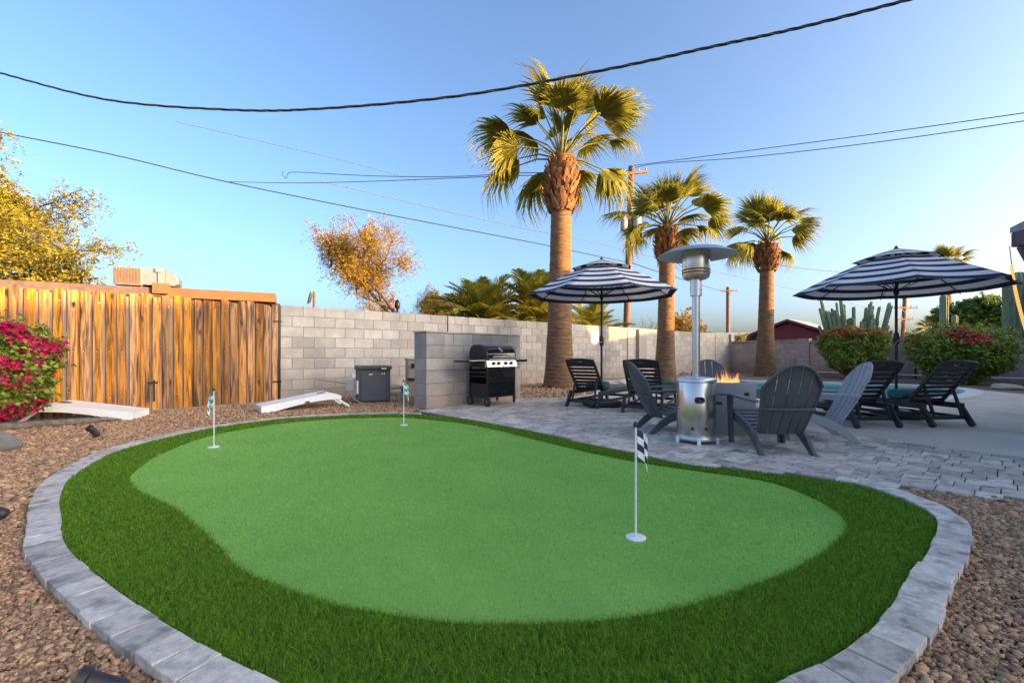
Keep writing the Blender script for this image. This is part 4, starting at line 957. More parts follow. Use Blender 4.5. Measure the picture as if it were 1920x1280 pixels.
hd_ = G('lid_handle', MB().tube([(.10,-.065,.905),(W_-.10,-.065,.905)], .013, 10), 'steel_matte', p=lid, smooth=True)
for x in (.13, W_-.13): G('handle_post', MB().bar((x,-.065,.905), (x,.0,.905), .02, .02), 'dark_steel', p=lid)
G('lid_trim', MB().box((W_/2, -.02, .862), (W_-.10, .02, .022)), 'steel_matte', p=lid)
tg = MB().lathe([(.03,0),(.034,.004),(.03,.008)], 20).build('thermometer', M['steel_matte'], lid, loc=(W_/2, .045, 1.055)); tg.rotation_euler = (R(48), 0, 0)
for k in range(2): 
    o = MB().box((0,0,0), (.05-.01*k,.006,.014)).build('logo', M['white_paint'], lid, loc=(W_/2+.01, .02-.02*k, 1.03-.025*k)); o.rotation_euler = (R(-42), 0, 0)
G('side_shelf', MB().box((-.20, D_/2-.02, .825), (.38, .44, .045)), 'black_gloss', bevel=.008)
G('shelf_edge', MB().box((-.20, .005, .84), (.38, .012, .02)), 'steel_matte')
G('side_shelf', MB().box((W_+.18, D_/2-.02, .825), (.32, .44, .045)), 'black_gloss', bevel=.008)
for y in (.0, D_-.02):
    wh = MB().tube([(.0,y,.085),(.045,y,.085)], .085, 24).build('wheel', M['black_plastic'], gr_, smooth=True, bevel=.008)
    MB().tube([(-.004,y,.085),(.049,y,.085)], .045, 6).build('hub', M['charcoal'], wh)
# ------------------------------------------------------------------ pool heater with its pipes
hx, hy = gp(700, 756)
hp_ = thing('pool_heater', 'dark grey square pool heater with small display beside the block wall', 'pool heater', (hx, hy, 0), wrz*.45)
MB().box((0,.30,.36), (.66,.62,.66)).build('cabinet', M['heater_body'], hp_, bevel=.035)
MB().box((0,.30,.71), (.72,.68,.07)).build('top_cover', M['heater_body'], hp_, bevel=.02)
MB().box((.0,-.015,.33), (.46,.025,.56)).build('front_panel', M['charcoal'], hp_, bevel=.008)
dp = MB().box((.20,-.045,.69), (.20,.02,.05)).build('display', M['black_gloss'], hp_); MB().box((.20,-.057,.695), (.10,.004,.022)).build('screen', M['lcd'], dp)
MB().box((-.05,-.036,.58), (.07,.012,.022)).build('badge', M['white_paint'], hp_)
lg_ = MB(); lg_.add([(.03,-.031,.40),(.05,-.031,.44),(.055,-.031,.40),(.045,-.031,.47),(.06,-.031,.45),(.065,-.031,.41)], [(0,1,2),(2,3,4,5)]); lg_.build('flame_logo', M['red_flower'], hp_)
for x in (.17,.21): MB().box((x,-.036,.59), (.022,.012,.025)).build('label', M['white_paint'], hp_)
MB().box((-.30,-.02,.33), (.035,.015,.26)).build('rating_label', M['white_paint'], hp_)
MB().box((-.37,.06,.56), (.06,.05,.08)).build('outlet_box', M['white_paint'], hp_)
MB().box((-.44,.10,.37), (.15,.10,.22)).build('junction_box', M['grey_box'], hp_, bevel=.006)
MB().tube([(-.48,.10,.40),(-.75,.25,.44),(-1.05,.45,.47)], .016, 8).build('conduit', M['grey_box'], hp_)
MB().tube([(-.44,.06,.27),(-.40,.0,.14),(-.30,-.04,.06),(-.22,-.05,.0)], .013, 8).build('flexible_conduit', M['grey_box'], hp_, smooth=True)
for z in (.30, .19): MB().tube([(.33,.10,z),(.47,.10,z),(.56,.09,z)], .042, 14).build('water_pipe', M['tan_plastic'], hp_, smooth=True)
vv = MB().lathe([(.05,-.07),(.07,-.05),(.075,0),(.07,.05),(.05,.07)], 18, (.62,.08,.25)).build('valve', M['teal'], hp_, smooth=True)
MB().bar((.55,.02,.33), (.69,.02,.29), .03, .02).build('valve_handle', M['teal'], vv)
MB().tube([(.62,.08,.19),(.63,.08,.05),(.63,.08,0)], .042, 14).build('water_pipe', M['tan_plastic'], hp_, smooth=True)
MB().tube([(.50,.08,.18),(.52,.08,.02)], .05, 14).build('water_pipe', M['tan_plastic'], hp_)
fx, fy = gp(775, 745)
fb = thing('equipment_post', 'tan equipment cabinet with black strap between pool heater and block screen', 'cabinet', (fx, fy, 0), wrz*.6)
MB().box((0,.15,.42), (.24,.3,.84)).build('body', M['tan_plastic'], fb, bevel=.02)
MB().box((0,.15,.86), (.27,.33,.04)).build('cap', M['tan_plastic'], fb, bevel=.01)
MB().box((-.0,-.015,.72), (.09,.03,.10)).build('switch', M['bronze'], fb); MB().box((.0,-.02,.42), (.30,.05,.045)).build('strap', M['black_plastic'], fb, bevel=.006)
# ------------------------------------------------------------------ white bean-bag boards lying on the gravel
def bag_board(label, low, high, wid, group):
    low = np.array(low); high = np.array(high); d = high-low; L = np.linalg.norm(d); a = math.atan2(d[1], d[0])
    r = thing('bean_bag_board', label, 'game board', (low[0], low[1], 0), a, group)
    n = 22; zt = lambda t: .12+.20*t-(.0 if t < .8 else .10*((t-.8)/.2)**2)
    zb = lambda t: (.0 if t < .08 else .135*math.sin(math.pi*min(1, (t-.08)/.95*.62)))+.04*t
    Lb = L*.92; vs = []; fs = []
    for y in (0, wid):
        for i in range(n+1):
            t = i/n; vs += [(t*Lb, y, zt(t)), (t*Lb, y+(.03 if y == 0 else -.03), min(zb(t), zt(t)-.035))]
    k = 2*(n+1); dk = MB()
    dk.add([(i/n*Lb, y, zt(i/n)) for y in (0, wid) for i in range(n+1)]+[(i/n*Lb, y, zt(i/n)-.02) for y in (.0, wid) for i in range(n+1)],
           [(i, i+1, n+2+i, n+1+i) for i in range(n)]+[(2*n+2+i, 3*n+3+i, 3*n+4+i, 2*n+3+i) for i in range(n)])
    dk.build('deck', M['white'], r, smooth=True)
    for y0, y1 in ((0, .028), (wid, wid-.028)):
        sk = MB(); pr = [(i/n*Lb, zt(i/n)+.002) for i in range(n+1)]+[(i/n*Lb, min(zb(i/n), zt(i/n)-.03)) for i in range(n, -1, -1)]; q = len(pr)
        sk.add([(x, y0, z) for x, z in pr]+[(x, y1, z) for x, z in pr], [(i, n*2+1-i, n*2-i, i+1) for i in range(n)]+[(q+i, q+i+1, q+n*2-i, q+n*2+1-i) for i in range(n)]+[(i, (i+1) % q, q+(i+1) % q, q+i) for i in range(q)])
        sk.build('side_skirt', M['white'], r, smooth=True)
    MB().box((.02, wid/2, .06), (.03, wid-.06, .12)).build('front_lip', M['white'], r, bevel=.006)
    MB().tube([(Lb*.86,.04,.24),(Lb*.97,.03,.15),(L*1.02,.02,.02)], .024, 10).build('folding_leg', M['white'], r, smooth=True)
    MB().tube([(Lb*.86,wid-.04,.24),(Lb*.97,wid-.03,.15),(L*1.02,wid-.02,.02)], .024, 10).build('folding_leg', M['white'], r, smooth=True)
    h = MB().lathe([(.075,0),(.075,.004)], 24).build('throw_hole', M['black_plastic'], r, loc=(Lb*.78, wid/2, zt(.78)-.001)); h.rotation_euler = (0, -math.atan2(.2, Lb), 0)
    g_ = MB(); pr = [(.05*math.cos(q), .035*math.sin(q)) for q in np.linspace(0, math.pi, 9)]; g_.add([(Lb*.55+x, -.003, zb(.55)+z) for x, z in pr], [tuple(range(9))]); g_.build('hand_hole', M['driftwood'], r)
bag_board('white plastic bean bag board before the grey wall by the gate hinge', gp(490,776), gp(652,764), .52, 'white bean bag boards')
bag_board('white plastic bean bag board beside the pink bougainvillea, low end to the right', gp(250,788), gp(40,796), -.5, 'white bean bag boards')
lgp = [gp(-60,812), gp(20,808), gp(90,803), gp(150,798), gp(200,792), gp(228,790)]
lgz = [.05,.055,.06,.06,.05,.03]
dl = MB().tube([(x, y, z) for (x, y), z in zip(lgp, lgz)], [.05,.06,.055,.05,.035,.012], 10).build('driftwood_log', M['driftwood'], smooth=True); tag(dl, 'weathered grey brown log lying before the left white board', 'log')
# ------------------------------------------------------------------ landscape lights
def spot(label, X, Y, rz, tilt, sc=1):
    r = thing('spotlight', label, 'spotlight', (X, Y, .01), rz, 'small black landscape lights')
    MB().tube([(0,0,-.02),(0,0,.07*sc)], .010*sc, 8).build('stake', M['black_plastic'], r)
    h = MB().lathe([(.018*sc,-.07*sc),(.030*sc,-.06*sc),(.032*sc,.04*sc),(.040*sc,.045*sc),(.040*sc,.075*sc),(.033*sc,.075*sc),(.031*sc,.05*sc)], 20).build('lamp_head', M['black_plastic'], r, smooth=True, loc=(0,0,.095*sc)); h.rotation_euler = (tilt, 0, 0)
    MB().lathe([(.031*sc,.05*sc),(.0,.051*sc)], 18, cap=False).build('lens', M['black_gloss'], h)
spot('small black spotlight standing on gravel left of the green', *gp(176,826), R(150), R(-40))
spot('black spotlight at the left picture edge beside the kerb', *gp(-14,992), R(-60), R(60))
spot('black spotlight lying in gravel at the bottom left corner', *gp(190,1345), R(-70), R(62), .85)
def rock(name, label, loc, sc, m, seed):
    import bmesh
    bm = bmesh.new(); bmesh.ops.create_icosphere(bm, subdivisions=4, radius=1); rs = np.random.default_rng(seed); ks = rs.normal(0, 1, (7, 3)); ph = rs.uniform(0, 6, 7)
    for v in bm.verts:
        d = 1+sum(.07*math.sin(float(np.dot(k, v.co))*2.2+p) for k, p in zip(ks, ph)); v.co = Vector((v.co.x*sc[0]*d, v.co.y*sc[1]*d, v.co.z*sc[2]*d))
    for f in bm.faces: f.smooth = True
    me = bpy.data.meshes.new(name); bm.to_mesh(me); bm.free(); me.materials.append(m); return tag(put(name, me, None, loc), label, 'rock')
rock('boulder', 'smooth grey boulder on the gravel at the left edge', (*gp(-18,848), .06), (.24,.18,.13), M['rock'], 3)
rock('flat_stone', 'pale flat stone on the dirt near the right wall', (*gp(1890,730), .06), (.33,.3,.10), M['rock_pale'], 5)
rock('flat_stone', 'low brown stone in the bed below the second palm', (*gp(1290,710), .1), (.35,.3,.22), M['rock_pale'], 6)
lf = None
for i, (x, y, zz, lb) in enumerate(((527,792,.05,'dry tan leaf on the far fringe below the white board'),(297,852,.05,'dry leaf on the fringe near the left flag'),(1868,1047,.03,'pale chip of stone lying on the right gravel'))):
    X, Y = gp(x, y, zz); mb = MB(); mb.add([(-.02,0,0),(0,-.013,.006),(.026,0,.002),(.0,.013,.007),(0,0,.0)], [(0,1,4),(1,2,4),(2,3,4),(3,0,4)])
    o = mb.build('fallen_leaf' if i < 2 else 'stone_chip', M['rock_pale'], loc=(X, Y, zz), rz=i); sm = o.modifiers.new('t', 'SOLIDIFY'); sm.thickness = .002 if i < 2 else .012; tag(o, lb, 'leaf' if i < 2 else 'stone')

# dry leaves blown about the gravel
P = np.concatenate([sample(gl, 60, lambda p: np.ones(len(p)), kout), sample(gr, 12, lambda p: np.ones(len(p)), kout)]); P = P[~inside(P, patio)]
nl_ = len(P); a = rng.uniform(0, 6.28, nl_); L_ = rng.uniform(.008, .02, nl_); z_ = np.where(inside(P, TURF), .05, .03)
dx, dy = np.cos(a)*L_, np.sin(a)*L_
Vl = np.stack([np.stack([P[:,0]-dx, P[:,1]-dy, z_], 1), np.stack([P[:,0]+dy*.45, P[:,1]-dx*.45, z_+.006], 1), np.stack([P[:,0]+dx, P[:,1]+dy, z_+.003], 1), np.stack([P[:,0]-dy*.45, P[:,1]+dx*.45, z_+.007], 1)], 1).reshape(-1, 3)
b_ = np.arange(nl_)*4; tag(fastmesh('leaf_litter', Vl, np.stack([b_, b_+1, b_+2, b_+3], 1), M['dead_frond']), 'dry tan leaves scattered over the gravel', 'leaves', kind='stuff')
# ------------------------------------------------------------------ vegetation
def leaf_quads(P, size, m, name, parent=None, aspect=.5, nrm=None, up=.3):
    """one small pointed leaf (two triangles, folded a little) at each point"""
    n = len(P); d = rng.normal(0, 1, (n, 3)); d[:,2] *= .6; d /= np.linalg.norm(d, axis=1)[:,None]
    e = rng.normal(0, 1, (n, 3));
    if nrm is not None: e = e*.6+nrm
    e[:,2] += up; s = np.cross(d, e); s /= np.linalg.norm(s, axis=1)[:,None]+1e-9
    L = size*rng.uniform(.6, 1.35, n)[:,None]; w = L*aspect*.5; u = np.cross(s, d)*L*.12
    V = np.stack([P, P+d*L*.5+s*w+u, P+d*L, P+d*L*.5-s*w+u], 1).reshape(-1, 3)
    b = np.arange(n)*4; Fc = np.stack([np.stack([b, b+1, b+2], 1), np.stack([b, b+2, b+3], 1)], 1).reshape(-1, 3)
    return fastmesh(name, V, Fc, m, parent)
def branching(base, h, spread, levels, seed, r0, lean=(0,0), up=.35, nch=(2, 4)):
    """a tapered trunk with limbs; returns its mesh and the twig points"""
    rs = random.Random(seed); mb = MB(); tips = []
    def grow(p, d, L, r, lv):
        pts = [p]; q = p.copy(); dd = d.copy()
        for i in range(5):
            dd = (dd+Vector((rs.gauss(0,.16), rs.gauss(0,.16), rs.gauss(0,.10)+(.05 if lv else 0)))).normalized(); q = q+dd*L/5; pts.append(q.copy())
        mb.tube(pts, [r*(1-.45*i/5) for i in range(6)], 8 if lv < 2 else 5, False)
        if lv >= levels: tips.extend([(pts[i], dd) for i in range(1, 6)]); return
        if lv >= levels-1: tips.append((pts[-1], dd)); tips.append((pts[3], dd))
        for k in range(rs.randint(*nch)+(1 if lv else 0)):
            a = rs.uniform(0, 6.28); v = Vector((math.cos(a)*spread, math.sin(a)*spread, up+rs.uniform(-.2,.35))); v = (dd*.65+v).normalized()
            grow(pts[-1 if k < 2 else rs.randint(2, 4)], v, L*rs.uniform(.62,.85), r*.55, lv+1)
    grow(Vector(base), Vector((lean[0], lean[1], 1)).normalized(), h, r0, 0)
    return mb, tips
def tree(name, label, cat, base, h, spread, levels, seed, r0, m, nleaf, lsize, clump, lean=(0,0), aspect=.45, bark='bark', up=.3, group=None, nch=(2,4), droop=0, spray=.35, keep=None, fit=None):
    r = thing(name, label, cat, base, 0, group); mb, tips = branching((0,0,0), h, spread, levels, seed, r0, lean, up, nch)
    T = np.array([t[0][:] for t in tips])
    if fit is not None:                                    # scale limbs to the crown's real extent
        lo, hi = T.min(0), T.max(0); sc = np.array(fit)/np.array([(hi[0]-lo[0]), (hi[1]-lo[1]), hi[2]]); mid_ = np.array([(hi[0]+lo[0])/2, (hi[1]+lo[1])/2, 0])
        Vn = np.array(mb.v); k = np.clip(Vn[:,2:3]/hi[2]*2, 0, 1); Vn = np.concatenate([(Vn[:,:2]-mid_[:2]*k)*(1+(sc[:2]-1)*k), Vn[:,2:]*sc[2]], 1); mb.v = [tuple(q) for q in Vn]
        kt = np.clip(T[:,2:3]/hi[2]*2, 0, 1); T = np.concatenate([(T[:,:2]-mid_[:2]*kt)*(1+(sc[:2]-1)*kt), T[:,2:]*sc[2]], 1)
    mb.build('trunk', M[bark], r, smooth=True)
    ns = nleaf//14; idx = rng.integers(0, len(T), ns); S0 = T[idx]+rng.normal(0, 1, (ns, 3))*np.array(clump)      # leafy sprays hung on the twigs
    dv = rng.normal(0, 1, (ns, 3)); dv[:,2] = dv[:,2]*.5-droop; dv /= np.linalg.norm(dv, axis=1)[:,None]; ln = spray*rng.uniform(.5, 1.3, ns)
    tt = np.linspace(0, 1, 14)[None,:,None]; P = S0[:,None]+dv[:,None]*ln[:,None,None]*tt+np.array((0,0,-.35))*(ln[:,None,None]*tt*tt)*(1 if droop else .3)
    P = (P+rng.normal(0, lsize*.22, P.shape)).reshape(-1, 3)
    if keep is not None: P = P[keep(P)]
    leaf_quads(P, lsize, m, 'crown', r, aspect); return r
# sunlit tree at the left edge, beyond the gate
q = at(-110, 662, 12.6)
tree('acacia_tree', 'feathery yellow green tree glowing in sun beyond the gate at left', 'tree', (q.x, q.y, 0), 2.6, .75, 4, 11, .16, M['leaf_yellow'], 115000, .09, (.16,.16,.10), lean=(.12,0), aspect=.38, fit=(9.0,5.4,6.5), droop=.35, spray=.42)
Q_ = at(45, 662, 13.2)
# orange willow-leaved tree behind the wall
q = at(728, 662, 24)
tree('mesquite_tree', 'airy orange gold tree catching the sun behind the grey wall', 'tree', (q.x, q.y, 0), 3.4, .68, 4, 23, .24, M['leaf_orange'], 36000, .15, (.24,.24,.24), lean=(-.02,0), aspect=.2, droop=.9, spray=.7, fit=(7.6,5.4,8.1), nch=(2,3))
# ---- palms
def fan_mesh(seed, L=1.0, nseg=34, spread=2.5, droop=.5):
    """one fan leaf: petiole along +x, folded segments that droop at the tips"""
    rs = random.Random(seed); mb = MB()
    for k in range(nseg):
        f = (k+.5)/nseg*2-1; a = f*spread/2*1.06+rs.uniform(-.02,.02); ln = L*(1-.40*abs(f)**2)*rs.uniform(.8, 1.08); w = L*.034
        c, s = math.cos(a), math.sin(a); z0 = .03*(k % 2); pr = []
        for t, ww in ((.06,.35),(.28,.95),(.48,.85),(.76,.36),(1.0,.02)):
            rr = ln*t; dz = -droop*ln*max(0, t-.5)**2*(1.7+rs.uniform(-.3,.5))-.10*abs(f)*t*ln; pr.append(((rr*(1-.18*max(0, t-.6)))*c, rr*s*(1-.18*max(0, t-.6)), z0*t*L+dz, w*ww))
        vs = []; fs = []
        for (x, y, z, ww) in pr: vs += [(x-s*ww, y+c*ww, z-.35*ww), (x, y, z+.25*ww), (x+s*ww, y-c*ww, z-.35*ww)]
        for i in range(len(pr)-1): b = i*3; fs += [(b, b+1, b+4, b+3), (b+1, b+2, b+5, b+4)]
        mb.add(vs, fs)
    return mb
fans = []
for k in range(5):
    o = fan_mesh(k, 1.0, 36, 2.35-.08*k, .42+.22*k).build('frond', M['frond']); fans.append(o.data); bpy.data.objects.remove(o)
o = fan_mesh(9, 1.0, 30, 1.9, 1.4).build('frond', M['dead_frond']); deadfan = o.data; bpy.data.objects.remove(o)
def fan_palm(label, base, rads, zs, skirt, crown, Lf, seed, nf=40, lean=0):
    rs = random.Random(seed); r = thing('fan_palm', label, 'palm tree', (base[0], base[1], 0), 0, 'row of fan palms by the back wall')
    pts = []; rad = []
    for i in range(len(zs)-1):
        nj = max(8, int((zs[i+1]-zs[i])/.035))
        for j in range(nj):
            t = j/nj; z = zs[i]+(zs[i+1]-zs[i])*t; pts.append((lean*z, .0, z)); rad.append((rads[i]+(rads[i+1]-rads[i])*t)*(1+.012*rs.uniform(-1,1)+(.022 if j % 3 == 0 else -.01)))
    pts.append((lean*zs[-1],0,zs[-1])); rad.append(rads[-1])
    MB().tube(pts, rad, 24, True).build('trunk', M['trunk'], r, smooth=True, auto=180)
    z0, z1, rm = skirt; bt = MB(); nB = 330                # cut leaf bases, overlapping upwards
    for k in range(nB):
        t = (k+rs.random())/nB; a = k*2.39996+rs.uniform(-.2,.2); z = z0+(z1-z0)*t; pr = rads[-1]*.9+(rm-rads[-1]*.9)*(math.sin(math.pi*min(1, t*.86+.14))**.75)*.86
        c, s = math.cos(a), math.sin(a); ln = (z1-z0)*rs.uniform(.13,.2); w = rs.uniform(.045,.085)*(z1-z0)/1.5; ou = rs.uniform(.03,.11)
        p0 = Vector((lean*z+c*pr*.86, s*pr*.86, z-ln*.4)); p1 = Vector((lean*z+c*(pr+ou), s*(pr+ou), z+ln*.6)); tx = Vector((-s, c, 0)); o_ = Vector((c, s, .3))*.03
        bt.add([p0-tx*w, p0+tx*w, p1+tx*w*.45, p1-tx*w*.45, p0-tx*w+o_, p0+tx*w+o_, p1+tx*w*.45+o_*.5, p1-tx*w*.45+o_*.5], [(4,5,6,7),(0,4,7,3),(1,2,6,5),(3,7,6,2),(0,1,5,4)])
    bo = bt.build('leaf_bases', M['boot'], r); bo['kind'] = 'stuff'
    MB().lathe([(rads[-1]*.9,z0),(rm*.72,z0+(z1-z0)*.35),(rm*.75,z0+(z1-z0)*.55),(rm*.45,z1),(.05,z1+.25)], 16, (lean*z1,0,0)).build('boot_core', M['boot'], r)
    cz = z1+.05; top = Vector((lean*z1, 0, cz))
    for k in range(nf):
        u = (k+.5)/nf; el = R(85-104*u**1.02)+rs.uniform(-.1,.1); a = k*2.39996+rs.uniform(-.25,.25)
        if el < R(22) and math.sin(a) < -.45: continue
        d = Vector((math.cos(el)*math.cos(a), math.cos(el)*math.sin(a), math.sin(el)))
        pl = Lf*rs.uniform(.6,1.0)*(.75+.25*math.sin(u*3.1)); e = top+d*pl+Vector((0,0,-.10*pl*math.cos(el)))
        mid_ = top+d*pl*.5+Vector((0,0,.04*pl)); MB().tube([top, mid_, e], [.035,.024,.016], 5, False).build('petiole', M['petiole'], r)
        x = (e-mid_).normalized(); x = (x+Vector((0,0,-.18 if u > .3 else 0))).normalized(); yv = Vector((0,0,1)).cross(x)
        if yv.length < .1: yv = Vector((math.sin(a), -math.cos(a), 0))
        yv.normalize(); rl_ = rs.uniform(-.85,.85); z = x.cross(yv); y2 = yv*math.cos(rl_)+z*math.sin(rl_); z2 = x.cross(y2)
        me = fans[min(4, int(u*5+rs.uniform(0,.9)))] 
        o = put('frond', me, r); s_ = Lf*rs.uniform(.62,.88)
        o.matrix_local = Matrix.Translation(e-x*.03) @ (Matrix((x, y2, z2)).transposed().to_4x4()) @ Matrix.Scale(s_, 4)
    return r
fan_palm('tallest fan palm, nearest of the three, its trunk rising behind the left umbrella', gp(1048,728), [.47,.40,.335,.305,.28], [0,.55,2.0,3.6,5.3], (5.05,6.45,.49), 7, 1.74, 31, 36, .012)
fan_palm('middle fan palm of the three, behind the steel patio heater', gp(1247,715), [.42,.35,.29,.27,.25], [0,.5,1.8,3.2,4.7], (4.3,5.4,.43), 6, 1.6, 37, 33, .015)
fan_palm('right fan palm of the three, farthest off behind the fire pit', gp(1434,705), [.48,.38,.32,.29,.27], [0,.5,1.8,3.4,4.9], (4.6,5.75,.50), 6, 1.58, 43, 32, .02)
# date palms behind the wall: feather fronds
def feather_mesh(seed, L=1.0, n=44):
    rs = random.Random(seed); mb = MB(); pts = []
    for i in range(12): t = i/11; pts.append(Vector((L*(t-.12*t*t), 0, L*(.10*t-.42*t*t))))
    mb.tube(pts, [.016*L*(1-.8*i/11) for i in range(12)], 5, False)
    for k in range(n):
        t = .12+.88*k/n; i = min(10, int(t*11)); p = pts[i].lerp(pts[i+1], t*11-i); d = (pts[i+1]-pts[i]).normalized()
        for s in (-1, 1):
            ln = L*.30*math.sin(math.pi*min(1, t*.82+.16))*rs.uniform(.85,1.1)+.03; v = (d*.75+Vector((0, s*.75, .35+rs.uniform(-.2,.1)))).normalized(); w = .012*L
            b = p+v*ln*.55; e = p+v*ln+Vector((0,0,-.16*ln)); sd_ = d*w; mb.add([p-sd_, p+sd_, b+sd_, b-sd_, e], [(0,1,2,3),(3,2,4)])
    return mb
fea = []
for k in range(3):
    o = feather_mesh(k).build('frond', M['frond']); fea.append(o.data); bpy.data.objects.remove(o)
def date_palm(label, X, Y, zt, L, seed, nf=44, tr=.3, mat_=None):
    rs = random.Random(seed); r = thing('date_palm', label, 'palm tree', (X, Y, 0), 0, 'date palms behind the grey wall')
    MB().tube([(0,0,0),(0,0,zt*.5),(0,0,zt)], [tr*1.2,tr,tr*1.1], 14).build('trunk', M['trunk'], r)
    for k in range(nf):
        u = (k+.5)/nf; el = R(82-95*u)+rs.uniform(-.1,.1); a = k*2.39996; d = Vector((math.cos(el)*math.cos(a), math.cos(el)*math.sin(a), math.sin(el))); yv = Vector((-math.sin(a), math.cos(a), 0)); z = d.cross(yv)
        o = put('frond', fea[k % 3], r); o.matrix_local = Matrix.Translation((0,0,zt)) @ Matrix((d, yv, z)).transposed().to_4x4() @ Matrix.Scale(L*rs.uniform(.85,1.1), 4)
q = at(905,600,19.5); date_palm('arching date palm behind the wall, left of the pair', q.x, q.y, 2.3, 2.6, 3)
q = at(1005,600,20.5); date_palm('arching date palm behind the wall, close to the tallest fan palm', q.x, q.y, 2.6, 2.7, 4)
q = at(1110,600,24); date_palm('low date palm behind the wall, between the tallest palm and the wooden pole', q.x, q.y, 1.7, 2.4, 5, 34)
q = at(1775,600,46); 
far_p = fan_palm('slender distant palm above the right umbrella', (q.x, q.y), [.5,.4,.36], [0,5,9.0], (8.6,9.6,.6), 9, 1.9, 51, 26); far_p['group'] = 'distant trees'
q = at(1748,662,40); 
fp2 = fan_palm('short distant palm between the two flowering bushes', (q.x, q.y), [.6,.5,.4], [0,1.2,2.6], (2.2,2.9,.7), 3, 1.2, 53, 24); fp2['group'] = 'distant trees'
# ---- bushes
def bush(name, label, cat, base, rad, h, nl, m, flowers, lsize=.075, z0=.12, seed=1, group=None, fsel=None, fsize=.07, top=1.0):
    r = thing(name, label, cat, base, 0, group); rs = np.random.default_rng(seed)
    st = MB()
    for k in range(7):
        a = k*.9; st.tube([(0.05*math.cos(a),.05*math.sin(a),0),(.25*rad[0]*math.cos(a),.25*rad[1]*math.sin(a),h*.35),(.55*rad[0]*math.cos(a),.55*rad[1]*math.sin(a),h*.7)], [.03,.02,.008], 6, False)
    st.build('stem', M['bark'], r)
    ks = rs.normal(0, 1, (9, 3))*2.4; ph = rs.uniform(0, 6.28, 9)
    def surf(n, lo, hi):
        d = rs.normal(0, 1, (n, 3)); d /= np.linalg.norm(d, axis=1)[:,None]; lump = 1+.09*np.sin(d@ks.T*1.6+ph).sum(1)*.55+.03*np.sin(d@ks.T*4+ph).sum(1)*.4
        rr = rs.uniform(lo, hi, n)**.6*lump; sq = np.sign(d)*np.abs(d)**.8
        P = sq*rr[:,None]*np.array([rad[0], rad[1], (h-z0)/2])*1.08; P[:,2] += (h+z0)/2
        # narrower towards the foot
        k = np.clip((P[:,2]-z0)/(h*.55), 0, 1); P[:,:2] *= (.55+.45*k**.7)[:,None]; return P, d
    P, d = surf(nl, .35, 1.0); Ps, ds = surf(nl//70, .9, 1.05); tt = np.linspace(0, 1, 12)[None,:,None]; ln = rs.uniform(.05, .2, len(Ps))[:,None,None]*h/1.7      # new shoots stand out past the clipped outline
    ds[:,2] = np.abs(ds[:,2])*.6+.15; Q = (Ps[:,None]+(ds[:,None]+rs.normal(0, .25, (len(Ps), 1, 3)))*ln*tt+rs.normal(0, .018, (len(Ps), 12, 3))).reshape(-1, 3)
    P = np.concatenate([P, Q]); d = np.concatenate([d, np.repeat(ds, 12, 0)]); leaf_quads(P, lsize, m, 'foliage', r, .6, d)
    if flowers:
        P, d = surf(flowers[1], .92, 1.12); kf = fsel(P, d, rs); P, d = P[kf], d[kf]
        leaf_quads(P, fsize, flowers[0], 'flowers', r, .9, d*1.5)['kind'] = 'stuff'
    return r
clus = lambda rs, n, sc, lo: (lambda P: (np.sin(P@(rs.normal(0,1,(3,n))*sc)+rs.uniform(0,6,n)).sum(1)/math.sqrt(n)) > lo)
def fs_mag(P, d, rs): return clus(rs, 6, 5.5, .10)(P)*(rs.random(len(P)) < .35+.75*(P[:,2] > .85))>0
bush('bougainvillea', 'magenta bougainvillea bush in front of the wooden fence at left', 'bush', (*gp(2,806), 0), (.54,.5), 1.36, 15000, M['leaf'], (M['magenta'], 16000), .06, .18, 3, None, fs_mag, .05)
def fs_top(z, lo): return lambda P, d, rs: (P[:,2] > z+.25*rs.random(len(P)))*(clus(rs, 6, 3.5, lo)(P)) > 0
bush('flowering_bush', 'rounded green bush with coral flowers on top, left of the right umbrella pole', 'bush', (13.4, 17.9, 0), (1.0,.95), 1.93, 15000, M['leaf'], (M['red_flower'], 9000), .095, .2, 5, 'clipped flowering bushes by the right wall', fs_top(1.5, .1), .075)
bush('flowering_bush', 'wide green bush with red blossom behind the farthest right lounger', 'bush', (14.45, 14.6, 0), (1.15,1.0), 1.76, 19000, M['leaf'], (M['red_flower'], 9000), .095, .1, 8, 'clipped flowering bushes by the right wall', lambda P, d, rs: ((P[:,2] > 1.3)*clus(rs, 6, 3.4, .35)(P)+(P[:,2] > .5)*clus(rs, 5, 3, 1.55)(P)) > 0, .085)
bush('acacia_shrub', 'bright yellow sunlit shrub filling the space under the left tree', 'shrub', (Q_.x, Q_.y, 0), (1.55,1.2), 4.3, 16000, M['leaf_yellow'], None, .11, 1.2, 77)
q = at(1850,662,30); 
tree('leafy_tree', 'dense dark green round tree behind the right wall beside the saguaro', 'tree', (q.x, q.y, 0), 1.3, .8, 4, 5, .2, M['leaf_dark'], 30000, .24, (.36,.36,.30), aspect=.6, fit=(3.8,3.6,4.4), spray=.45)
for i, (x, D, rx, h, m, lb) in enumerate(((1718,27,1.1,1.95,'leaf_dark','low round dark shrub peeping over the wall between the bushes'),(1280,24,1.0,3.0,'leaf_orange','sunlit shrub behind the wall beside the middle palm'),(1630,34,1.6,2.0,'leaf_yellow','pale shrub beyond the wall below the cactus'),(1395,40,1.0,2.6,'leaf_yellow','thin pale yellow shrub beside the distant house'),(1330,46,1.0,3.0,'leaf_yellow','small yellow shrub on the skyline by the pole'),(1525,45,1.6,3.6,'leaf_yellow','yellow green treetop behind the red shed'))):
    q = at(x, 662, D); bush('garden_shrub', lb, 'shrub', (q.x, q.y, 0), (rx, rx*.9), h, 5000, M[m], None, .15, .1, 20+i, 'shrubs beyond the walls')
